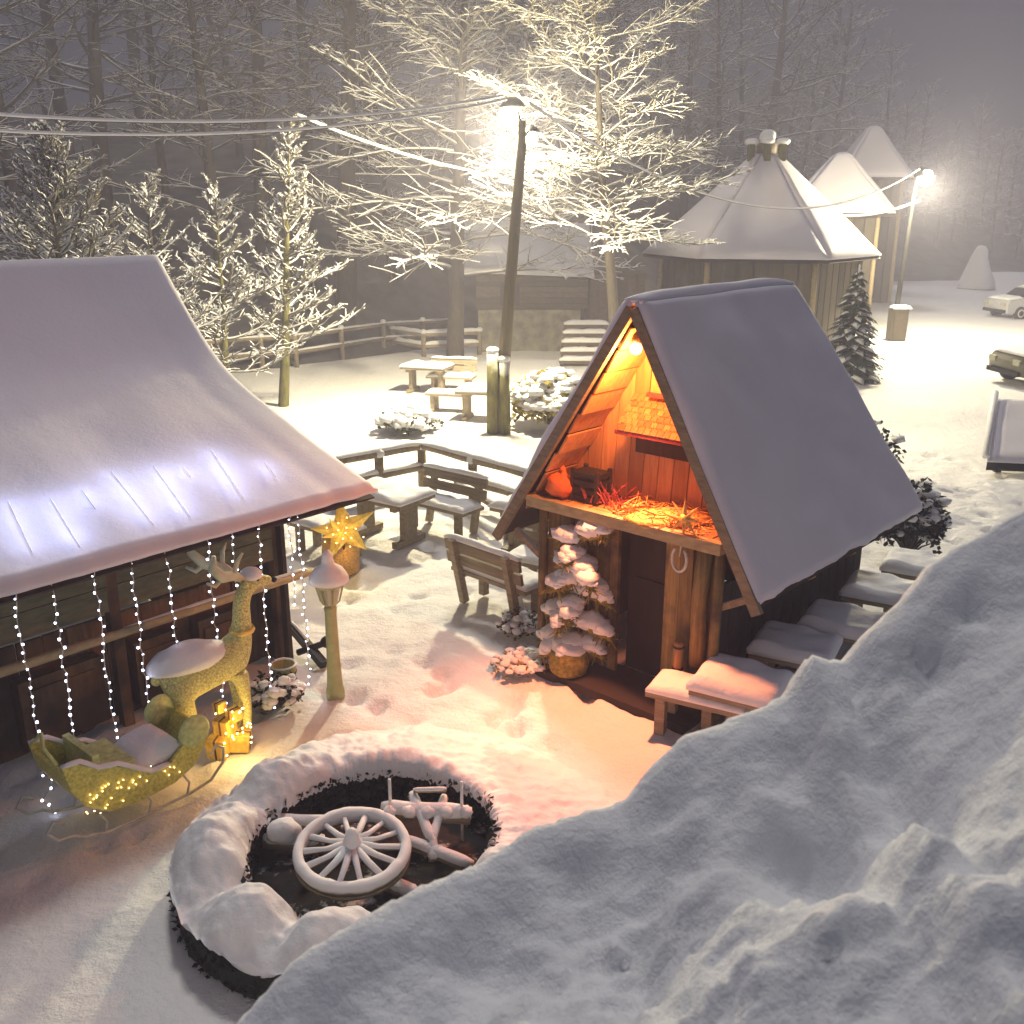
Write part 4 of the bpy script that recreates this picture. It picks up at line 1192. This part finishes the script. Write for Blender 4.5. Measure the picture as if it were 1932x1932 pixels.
sb = G(645, 1080)
q = thing('gold_star', sb, 'glittering gold star on a gold-wrapped stump behind the lantern post', 'star')
m = MB(); sx = V3((1, .12, 0)).normalized(); star_shape(m, sb + V3((.10, -.22, .72)), sx, V3((.12, .25, 1)), .47, .19, .10, 5, R(-14)); m.build('points', M['gold'], q)
m = MB(); star_shape(m, sb + V3((.08, -.27, .70)), V3((1, .3, 0)), V3((.0, .2, 1)), .28, .12, .10, 6, R(20)); m.build('inner_points', M['gold'], q)
m = MB(); m.lathe([(.26, 0), (.27, .3), (.24, .6), (.2, .64)], sb + V3((-.02, .1, 0)), 14); st_ = m.build('stump', M['straw'], q, smooth=True)
m = MB(); m.blob(sb + V3((-.02, .1, .66)), .24, 12, 7, .15, squash=(1, 1, .4)); m.build('stump_snow', M['snow'], st_, smooth=True)
m = MB(); m.tube([sb + V3((.06, -.1, .3)), sb + V3((.09, -.2, .72))], .02, 6); m.build('stake', M['brownwood'], q)
light('star_light', 'POINT', sb + V3((.12, -.62, .8)), 14, (1.0, .66, .22), .08)
for k in range(14):
    c = bulb0.copy(); c.data = bulb0.data.copy() if k == 0 else wb.data; COL.objects.link(c); c.parent = q
    if k == 0: c.data.materials[0] = M['warmbulb']; wb = c
    a = k * 2.4; rr = .05 + .27 * (k / 14)
    c.location = V3((.10 + rr * math.cos(a), -.36, .72 + rr * math.sin(a) * .9)); c.scale = (.7,) * 3

kb = G(537, 1298)
q = thing('bucket', kb, 'small yellowish wooden bucket at the corner of the market hut', 'bucket')
m = MB(); m.lathe([(.12, .0), (.145, .28), (.125, .28), (.105, .04), (.0, .04)], kb, 18, cap=False); m.build('staves', M['bucket'], q, smooth=True)
for z, r_ in ((.07, .130), (.2, .143)):
    m = MB(); m.lathe([(r_, -.012), (r_ + .005, 0), (r_, .012)], kb + V3((0, 0, z)), 18, cap=False); m.build('hoop', M['iron'], q, smooth=True)
m = MB(); m.lathe([(.125, .283), (.14, .30), (.15, .283)], kb, 18, cap=False); m.build('rim_snow', M['snow'], q, smooth=True)
ib = G(580, 1240)
q = thing('cart_axle', ib, 'black axle beam with a cross handle leaning by the hut corner', 'axle')
a0, a1 = Y(548, 1180, ib.y + .3), G(612, 1262) + V3((0, 0, .05))
m = MB(); m.beam(a0, a1, .09, .09); m.build('beam', M['iron'], q)
c_ = a0.lerp(a1, .62); m = MB(); m.tube([c_ + V3((-.16, .02, -.05)), c_ + V3((.18, -.03, .10))], .04, 8); m.blob(c_ + V3((.19, -.03, .11)), .07, 10, 7, 0); m.build('cross_handle', M['iron'], q, smooth=True)
m = MB(); m.slab(lambda u, v: a0.lerp(a1, u * .5 + .05) + V3((.0, -.03 + .06 * v, .06)), 8, 3, .03, edge=.3); m.build('snow_cap', M['snow'], q, smooth=True)

# ------------------------------------------------------------------ reindeer
def skin(name, joints, edges, mat, parent, sub=2, root=0):
    me = bpy.data.meshes.new(name)
    off = V3((0, 0, 0)); q = parent
    while q is not None: off = off + q.location; q = q.parent
    me.from_pydata([tuple(V3(j[0]) - off) for j in joints], edges, [])
    o = bpy.data.objects.new(name, me); COL.objects.link(o)
    o.modifiers.new('skin', 'SKIN'); md = o.modifiers.new('sub', 'SUBSURF'); md.levels = sub; md.render_levels = sub
    for i, j in enumerate(joints):
        sv = me.skin_vertices[0].data[i]; r_ = j[1]; sv.radius = (r_, r_) if not hasattr(r_, '__len__') else r_; sv.use_root = (i == root)
    dg = bpy.context.evaluated_depsgraph_get()
    m2 = bpy.data.meshes.new_from_object(o.evaluated_get(dg))
    o.modifiers.clear(); o.data = m2; m2.materials.clear(); m2.materials.append(mat)
    m2.polygons.foreach_set('use_smooth', [True] * len(m2.polygons)); o.parent = parent
    return o
rb = G(415, 1405)
rd = (LE * .95 + V3((.25, -.05, 0))).normalized(); rs = V3((-rd.y, rd.x, 0))
def rp(a, s, z): return rb + rd * a + rs * s + V3((0, 0, z))
deer = thing('reindeer_figure', rb, 'large yellow tinsel reindeer figure with snow on its back', 'reindeer')
J = [(rp(-.05, 0, .86), .165), (rp(-.34, 0, .84), .16), (rp(-.48, 0, .80), .10), (rp(.18, 0, .90), .17), (rp(.30, 0, 1.02), .13), (rp(.33, 0, 1.22), .095), (rp(.34, 0, 1.42), .085), (rp(.40, 0, 1.58), .095), (rp(.55, 0, 1.60), .062), (rp(.66, 0, 1.57), .045)]
Ed = [(0, 1), (1, 2), (0, 3), (3, 4), (4, 5), (5, 6), (6, 7), (7, 8), (8, 9)]
def leg(rootj, pts):
    prev = rootj
    for p, r_ in pts:
        J.append((p, r_)); Ed.append((prev, len(J) - 1)); prev = len(J) - 1
for s in (-1, 1):
    leg(3, [(rp(.24, s * .11, .66), .075), (rp(.26, s * .12, .38), .05), (rp(.24, s * .12, .08), .04), (rp(.27, s * .12, .02), .045)])
    leg(1, [(rp(-.34, s * .12, .62), .10), (rp(-.28, s * .13, .46), .06), (rp(-.42, s * .13, .30), .045), (rp(-.38, s * .13, .05), .04), (rp(-.35, s * .13, .02), .045)])
skin('body', J, Ed, M['tinsel'], deer)
m = MB(); m.blob(rp(-.20, 0, .99), .2, 22, 14, .12, 2, 3, (1, 1, 1)); m.v = [rp(-.20, 0, .985) + rd * (p - rp(-.20, 0, .99)).dot(rd) * 2.0 + rs * (p - rp(-.20, 0, .99)).dot(rs) * .98 + V3((0, 0, (p.z - .99) * (.85 if p.z > .99 else .6) + .04 * (p - rp(-.2, 0, .99)).dot(rd))) for p in m.v]; m.build('back_snow', M['snow'], deer, smooth=True)
m = MB(); m.blob(rp(.46, 0, 1.68), .10, 12, 8, .1, squash=(1.1, .9, .7)); m.build('head_snow', M['snow'], deer, smooth=True)
for s in (-1, 1):
    m = MB()
    m.tube([rp(.36, s * .05, 1.66), rp(.24, s * .14, 1.76), rp(.10, s * .22, 1.80), rp(.0, s * .27, 1.92), rp(.02, s * .28, 2.04)], [.035, .05, .055, .045, .02], 7)
    m.tube([rp(.24, s * .14, 1.76), rp(.27, s * .18, 1.90), rp(.32, s * .2, 1.98)], [.028, .024, .012], 6)
    m.tube([rp(.10, s * .22, 1.80), rp(.02, s * .24, 1.74), rp(-.06, s * .27, 1.79)], [.028, .026, .014], 6)
    m.build('antler', M['antler'], deer, smooth=True)
    m = MB(); m.lathe([(.0, 0), (.035, .04), (.03, .09), (0, .14)], rp(.36, s * .07, 1.62), 8, rs * s + V3((0, 0, .3)) - rd * .2); m.build('ear', M['tinsel'], deer, smooth=True)
    m = MB(); m.blob(rp(.50, s * .062, 1.63), .014, 8, 6, 0); m.build('eye', M['iron'], deer, smooth=True)
m = MB(); m.blob(rp(.69, 0, 1.57), .03, 8, 6, 0); m.build('nose', M['iron'], deer, smooth=True)
m = MB(); m.lathe([(.115, -.025), (.125, 0), (.115, .025)], rp(.325, 0, 1.14), 14, V3((0, 0, 1)), cap=False); m.build('collar', M['gold'], deer, smooth=True)
m = MB(); m.blob(rp(-.53, 0, .86), .05, 8, 6, .1); m.build('tail', M['tinsel'], deer, smooth=True)
# glowing gold parcel heap below
pp = rp(.02, -.16, 0)
q = thing('gold_parcels', pp, 'heap of gold foil parcels with glowing lights under the reindeer', 'parcels')
r_ = random.Random(2)
for k, (a, s, z, sz) in enumerate([(-.08, .0, .10, .2), (.12, -.03, .09, .18), (.0, .02, .27, .17), (.08, -.02, .38, .12), (-.02, .06, .46, .10)]):
    m = MB(); ang = r_.uniform(0, 1.5); X = V3((math.cos(ang), math.sin(ang), .1 * r_.uniform(-1, 1)))
    m.box(pp + rd * a + rs * s + V3((0, 0, z)), (sz, sz * .9, sz), X); pc = m.build('parcel', M['gold'], q)
    m = MB(); m.box(pp + rd * a + rs * s + V3((0, 0, z)), (sz * 1.03, .02, sz * 1.03), X); m.build('ribbon', M['brownwood'], pc)
for k in range(26):
    c = wb.copy(); COL.objects.link(c); c.parent = q
    c.location = rd * r_.uniform(-.18, .22) + rs * r_.uniform(-.16, -.08) + V3((0, 0, r_.uniform(.04, .5))); c.scale = (.8,) * 3
light('parcel_light', 'POINT', pp - rs * .28 + V3((0, 0, .3)), 9, (1.0, .62, .2), .08)

# ------------------------------------------------------------------ sleigh
sbp = G(242, 1522)
sd = LE.copy(); ss = V3((-sd.y, sd.x, 0))
sl = thing('sleigh', sbp, 'olive gold sleigh with curled ends holding a mound of snow', 'sleigh')
def sp_(a, s, z): return sbp + sd * a + ss * s + V3((0, 0, z))
# side outline: high tail at left, low middle, curled front at right
outline = [(-.62, .80), (-.50, .78), (-.34, .66), (-.20, .62), (-.05, .52), (.10, .42), (.28, .42), (.42, .54), (.50, .68), (.58, .74), (.66, .70), (.68, .58), (.62, .44), (.50, .30), (.30, .22), (-.05, .20), (-.30, .24), (-.48, .38), (-.58, .58)]
for s in (-.30, .27):
    m = MB(); m.prism([sp_(a, s, z) for a, z in outline], ss * .035)
    recalc(m.build('side_panel', M['sleighpaint'], sl))
m = MB()
low = [(-.60, .74), (-.56, .56), (-.46, .38), (-.30, .25), (-.05, .215), (.30, .235), (.50, .32), (.61, .46), (.655, .60)]
for (a0_, z0_), (a1_, z1_) in zip(low, low[1:]):
    m.beam(sp_(a0_, -.0, z0_), sp_(a1_, -.0, z1_), .54, .03, ss.cross(sd))
m.build('hull', M['sleighpaint'], sl)
m = MB(); m.box(sp_(-.18, 0, .42), (.34, .52, .34), sd); m.box(sp_(-.33, 0, .62), (.06, .52, .3), sd, V3((0, 0, 1)) - sd * .25); m.build('seat', M['sleighlight'], sl)
m = MB(); m.slab(lambda u, v: sp_(-.02 + .46 * u, -.25 + .5 * v, .36 + .12 * u), 16, 12, .20, edge=.4, amp=.03, freq=4); m.build('snow_load', M['snow'], sl, smooth=True)
for s in (-.285, .285):
    m = MB()
    pts = [(-.62, .84), (-.48, .82), (-.34, .70), (-.18, .66), (-.03, .55), (.10, .455), (.28, .455)]
    m.slab(lambda u, v: sp_(lerp_tab([(k / 6, pts[k][0]) for k in range(7)], u), s + .05 * (v - .5), lerp_tab([(k / 6, pts[k][1]) for k in range(7)], u) - .04), 24, 3, .035, edge=.2); m.build('rim_snow', M['snow'], sl, smooth=True)
    # round front ear
    m = MB(); m.lathe([(.0, -.03), (.13, -.03), (.155, 0), (.13, .03), (0, .03)], sp_(.54, s, .62), 18, ss)
    m.build('front_scroll', M['sleighlight'], sl, smooth=True)
    # wire runners with scrolls
    m = MB()
    arc = [(-.66, .30), (-.74, .36), (-.80, .28), (-.72, .18), (-.60, .16), (-.52, .10), (-.3, .04), (.1, .03), (.45, .03), (.66, .06), (.80, .18), (.82, .32), (.74, .38), (.68, .30)]
    m.tube([sp_(a, s * .95, z) for a, z in arc], .014, 6)
    for a in (-.35, .05, .42): m.tube([sp_(a, s * .95, .04), sp_(a + .03, s * .95, .14), sp_(a - .02, s * .95, .24)], .011, 5)
    m.build('runner', M['wiregrey'], sl, smooth=True)
m = MB(); m.tube([sp_(-.62, -.22, .80), sp_(-.66, -.1, .92), sp_(-.60, .05, .97), sp_(-.56, .18, .90), sp_(-.62, .24, .80)], .016, 6); m.build('back_scroll', M['sleighlight'], sl, smooth=True)
r_ = random.Random(8)
for k in range(34):
    a = r_.uniform(-.5, .35); z = r_.uniform(.26, .5)
    c = wb.copy(); COL.objects.link(c); c.parent = sl
    c.location = sd * a + ss * (-.312) + V3((0, 0, z)); c.scale = (.42,) * 3
# iron scroll behind the sleigh
pi_ = G(295, 1330)
q = thing('scroll_ornament', pi_, 'thin white wire scroll in front of the dark hut wall', 'ornament')
for k, (o_, r0_) in enumerate(((V3((0, 0, .22)), .10), (V3((.16, .1, .16)), .07))):
    m = MB(); m.tube([pi_ + o_ + LE * (r0_ * (1 - t / 26) * math.cos(t * .55)) + V3((0, 0, r0_ * (1 - t / 26) * math.sin(t * .55))) for t in range(22)], .009, 5); m.build('curl', M['wiregrey'], q, smooth=True)
m = MB(); m.tube([pi_, pi_ + V3((0, 0, .15))], .009, 5); m.build('foot', M['wiregrey'], q)

# ------------------------------------------------------------------ round bed with wheel
def ring_r(a):                                 # inner radius as a function of the angle
    return .96 + .05 * math.sin(2 * a + .6) + .04 * nz(math.cos(a) * 1.5, math.sin(a) * 1.5, 2)
hd = thing('round_hedge', V3((RC.x, RC.y, 0)), 'ring-shaped clipped hedge buried under lumps of snow', 'hedge')
m = MB(); r_ = random.Random(12)
def ang(k, n): return 2 * math.pi * k / n
def ridge(a):
    g_ = 1
    for c_, w_ in ((R(212), .13), (R(248), .11), (R(160), .12), (R(285), .12)):
        dd = (a - c_ + math.pi) % (2 * math.pi) - math.pi
        g_ -= .62 * math.exp(-(dd / w_) ** 2)
    return g_
NA = 220
prof_h = [(.04, .0), (.02, .12), (.0, .26), (.10, .36), (.35, .40), (.52, .34), (.60, .20), (.56, .06), (.54, .0)]
vs = []; fs = []
for k in range(NA):
    a = ang(k, NA); r0_ = ring_r(a); d = V3((math.cos(a), math.sin(a), 0))
    bk = smooth(.1, .6, math.sin(a) * .85 + math.cos(a) * .6)
    for (dr, z) in prof_h:
        dr = min(dr, .48 - .28 * bk); z *= 1 - .25 * bk
        vs.append(RC + d * (r0_ + dr + .02 * nz(a * 9, z * 9)) + V3((0, 0, z * .60)))
n_ = len(prof_h)
for k in range(NA):
    for j in range(n_ - 1):
        k2 = (k + 1) % NA; fs.append((k * n_ + j, k * n_ + j + 1, k2 * n_ + j + 1, k2 * n_ + j))
m.add(vs, fs)
for k in range(5200):
    a = r_.uniform(0, 6.283); d = V3((math.cos(a), math.sin(a), 0)); r0_ = ring_r(a)
    inner = r_.random() < .55 or math.sin(a) * .85 + math.cos(a) * .6 > .05
    rr = r0_ + (r_.uniform(-.06, .03) if inner else r_.uniform(.42, .52)); z = r_.uniform(.0, .33 if inner else .22)
    o = RC + d * rr + V3((0, 0, z)); L_ = r_.uniform(.018, .04)
    u1 = V3((r_.gauss(0, 1), r_.gauss(0, 1), r_.gauss(0, 1))).normalized() * L_; u2 = u1.cross(V3((r_.gauss(0, 1), r_.gauss(0, 1), 1))).normalized() * L_ * .6
    m.add([o - u1, o + u2, o + u1, o - u2], [(0, 1, 2, 3)])
m.build('foliage', M['leafdark'], hd)
# snow lying on it, hanging over the edges in ragged lumps
m = MB(); NR = 40; vs = []; fs = []
for k in range(NA * 3):
    a = ang(k, NA * 3); r0_ = ring_r(a); d = V3((math.cos(a), math.sin(a), 0)); g_ = ridge(a)
    back = smooth(.15, .85, math.sin(a) * .85 + math.cos(a) * .6)         # the far side merges with the yard
    wdt = .57 + .75 * back
    rag_i = .05 * nz(a * 14, 3) + .04 * nz(a * 37, 9)
    rag_o = .10 * nz(a * 4, 17) + .06 * nz(a * 12, 13) + .03 * nz(a * 31, 5)
    for j in range(NR):
        t = j / (NR - 1)
        dome = (.28 + .22 * math.sin(math.pi * min(1, t * 1.02)) ** .6) * (.55 + .45 * g_)
        slope_ = (.50 - .16 * smooth(.1, 1, math.cos(a))) * (1 - t) ** .85 + .01
        top = dome * (1 - back) + slope_ * back
        rr = r0_ - .06 + wdt * t
        lump = (.14 - .08 * back) * nz(rr * math.cos(a) * 2.3, rr * math.sin(a) * 2.3, 4) + .035 * nz(rr * math.cos(a) * 8, rr * math.sin(a) * 8, 4)
        z = top + lump + .014 * nz(rr * math.cos(a) * 17, rr * math.sin(a) * 17, 2)
        if t < .12: z = .27 + rag_i + (z - .27 - rag_i) * math.sqrt(max(0, 1 - (1 - t / .12) ** 2))
        if t > .88:
            zo = (.30 + rag_o) * (1 - back) - .06 * back
            z = zo + (z - zo) * math.sqrt(max(0, 1 - ((t - .88) / .12) ** 2))
        vs.append(RC + d * rr + V3((0, 0, z)))
for k in range(NA * 3):
    for j in range(NR - 1):
        k2 = (k + 1) % (NA * 3); fs.append((k * NR + j, k * NR + j + 1, k2 * NR + j + 1, k2 * NR + j))
m.add(vs, fs); m.build('snow_cap', M['snow'], hd, smooth=True)
m = MB(); m.lathe([(1.0, .03), (.7, .045), (.3, .06), (0, .06)], RC, 40)
m.v = [p + V3((0, 0, .02 * nz(p.x * 5, p.y * 5))) for p in m.v]
o = m.build('soil', M['soil'], None, smooth=True); tag(o, 'bare dark soil inside the round hedge', None, kind='structure')

wc = G(665, 1603, .36) ; tilt = V3((.03, -.10, 1)).normalized()
wx = V3((1, 0, 0)); wx = (wx - tilt * wx.dot(tilt)).normalized(); wy = tilt.cross(wx)
wh = thing('cartwheel', wc, 'white snow-coated wagon wheel lying flat in the round bed', 'wheel')
RW = .435
m = MB(); m.lathe([(RW - .065, -.05), (RW, -.05), (RW + .012, .0), (RW, .045), (RW - .03, .055), (RW - .065, .045), (RW - .065, -.05)], wc, 64, tilt, cap=False)
m.v = [p + V3((0, 0, .016 * nz(p.x * 14, p.y * 14))) for p in m.v]
rim = m.build('rim', M['snowywood'], wh, smooth=True)
m = MB(); m.lathe([(RW - .055, -.075), (RW + .005, -.075), (RW + .005, -.048), (RW - .055, -.048), (RW - .055, -.075)], wc, 64, tilt, cap=False); m.build('tyre', M['oldwoodx'], wh, smooth=True)
for k in range(14):
    a = ang(k, 14) + .1; d = wx * math.cos(a) + wy * math.sin(a)
    m = MB(); m.tube([wc + d * .06 + tilt * .05, wc + d * .2 + tilt * .015, wc + d * (RW - .05)], [.031 * rnd.uniform(.85, 1.2), .024 * rnd.uniform(.8, 1.25), .023 * rnd.uniform(.8, 1.3)], 8); m.build('spoke', M['snowywood'], wh, smooth=True)
m = MB(); m.lathe([(.085, -.08), (.10, .0), (.09, .05), (.06, .10), (.05, .16), (.03, .19), (.0, .20)], wc, 16, tilt); m.build('hub', M['snowywood'], wh, smooth=True)
def snowlog(q, name, a, b_, r, sn=.8):
    m = MB(); m.tube([a, a.lerp(b_, .5), b_], r, 9); l_ = m.build(name, M['oldwoodx'], q, smooth=True)
    m = MB(); n = 8
    m.tube([a.lerp(b_, -.01 + 1.02 * k / n) + V3((0, 0, r * .45 + .01 * nz(k * 2, a.x * 5))) for k in range(n + 1)], [r * .7] + [r * (1.0 + .12 * nz(k * 1.3, a.y)) for k in range(n - 1)] + [r * .7], 10)
    m.build('snow_cap', M['snow'], l_, smooth=True)
q = thing('log_pile', G(540, 1600), 'two short snowy logs lying left of the wagon wheel', 'logs')
snowlog(q, 'log', G(500, 1588, .14), G(610, 1590, .16), .06); snowlog(q, 'log', G(520, 1552, .16), G(640, 1556, .18), .055)
m = MB(); m.blob(G(535, 1568, .24), .12, 12, 8, .25, 3, 2, (1.2, 1, .8)); m.build('snow_lump', M['snow'], q, smooth=True)
wf = thing('wagon_wreck', G(800, 1570), 'broken wagon undercarriage of snowy beams behind the wheel', 'wagon frame')
snowlog(wf, 'shaft', G(765, 1588, .20), G(890, 1636, .10), .05)
snowlog(wf, 'axle', G(722, 1530, .32), G(888, 1540, .30), .07)
snowlog(wf, 'fork_arm', G(778, 1500, .40), G(815, 1590, .22), .042)
snowlog(wf, 'fork_arm', G(838, 1505, .38), G(815, 1590, .22), .036)
snowlog(wf, 'fork_stem', G(815, 1580, .24), G(818, 1625, .12), .042)
snowlog(wf, 'crossbar', G(780, 1492, .46), G(842, 1490, .46), .02)
for (u, v0, v1) in ((738, 1550, 1462), (872, 1555, 1470)):
    p = G(u, v0, .2); m = MB(); m.tube([p - V3((0, 0, .2)), p + V3((0, 0, .22)), p + V3((.0, .0, .40))], .014, 6); m.build('stake', M['snow'], wf, smooth=True)
for k in range(5):
    m = MB(); m.blob(G(735 + k * 36, 1532, .36), .06, 9, 6, .3, 3, k, (1, 1, .8)); m.build('snow_lump', M['snow'], wf, smooth=True)
q = thing('split_log', G(750, 1685), 'short snow-covered log end in front of the wheel', 'log')
snowlog(q, 'log', G(730, 1668, .10), G(785, 1690, .08), .055)

# ------------------------------------------------------------------ render settings
S.view_settings.view_transform = 'Standard'; S.view_settings.look = 'None'
S.view_settings.exposure = 0.12; S.view_settings.gamma = 1
S.render.engine = 'CYCLES'
cy_ = S.cycles
cy_.max_bounces = 6; cy_.diffuse_bounces = 3; cy_.glossy_bounces = 2; cy_.transmission_bounces = 2; cy_.volume_bounces = 1; cy_.transparent_max_bounces = 4
cy_.sample_clamp_indirect = 3; cy_.sample_clamp_direct = 20
cy_.use_denoising = True
try: cy_.denoiser = 'OPENIMAGEDENOISE'
except Exception: pass
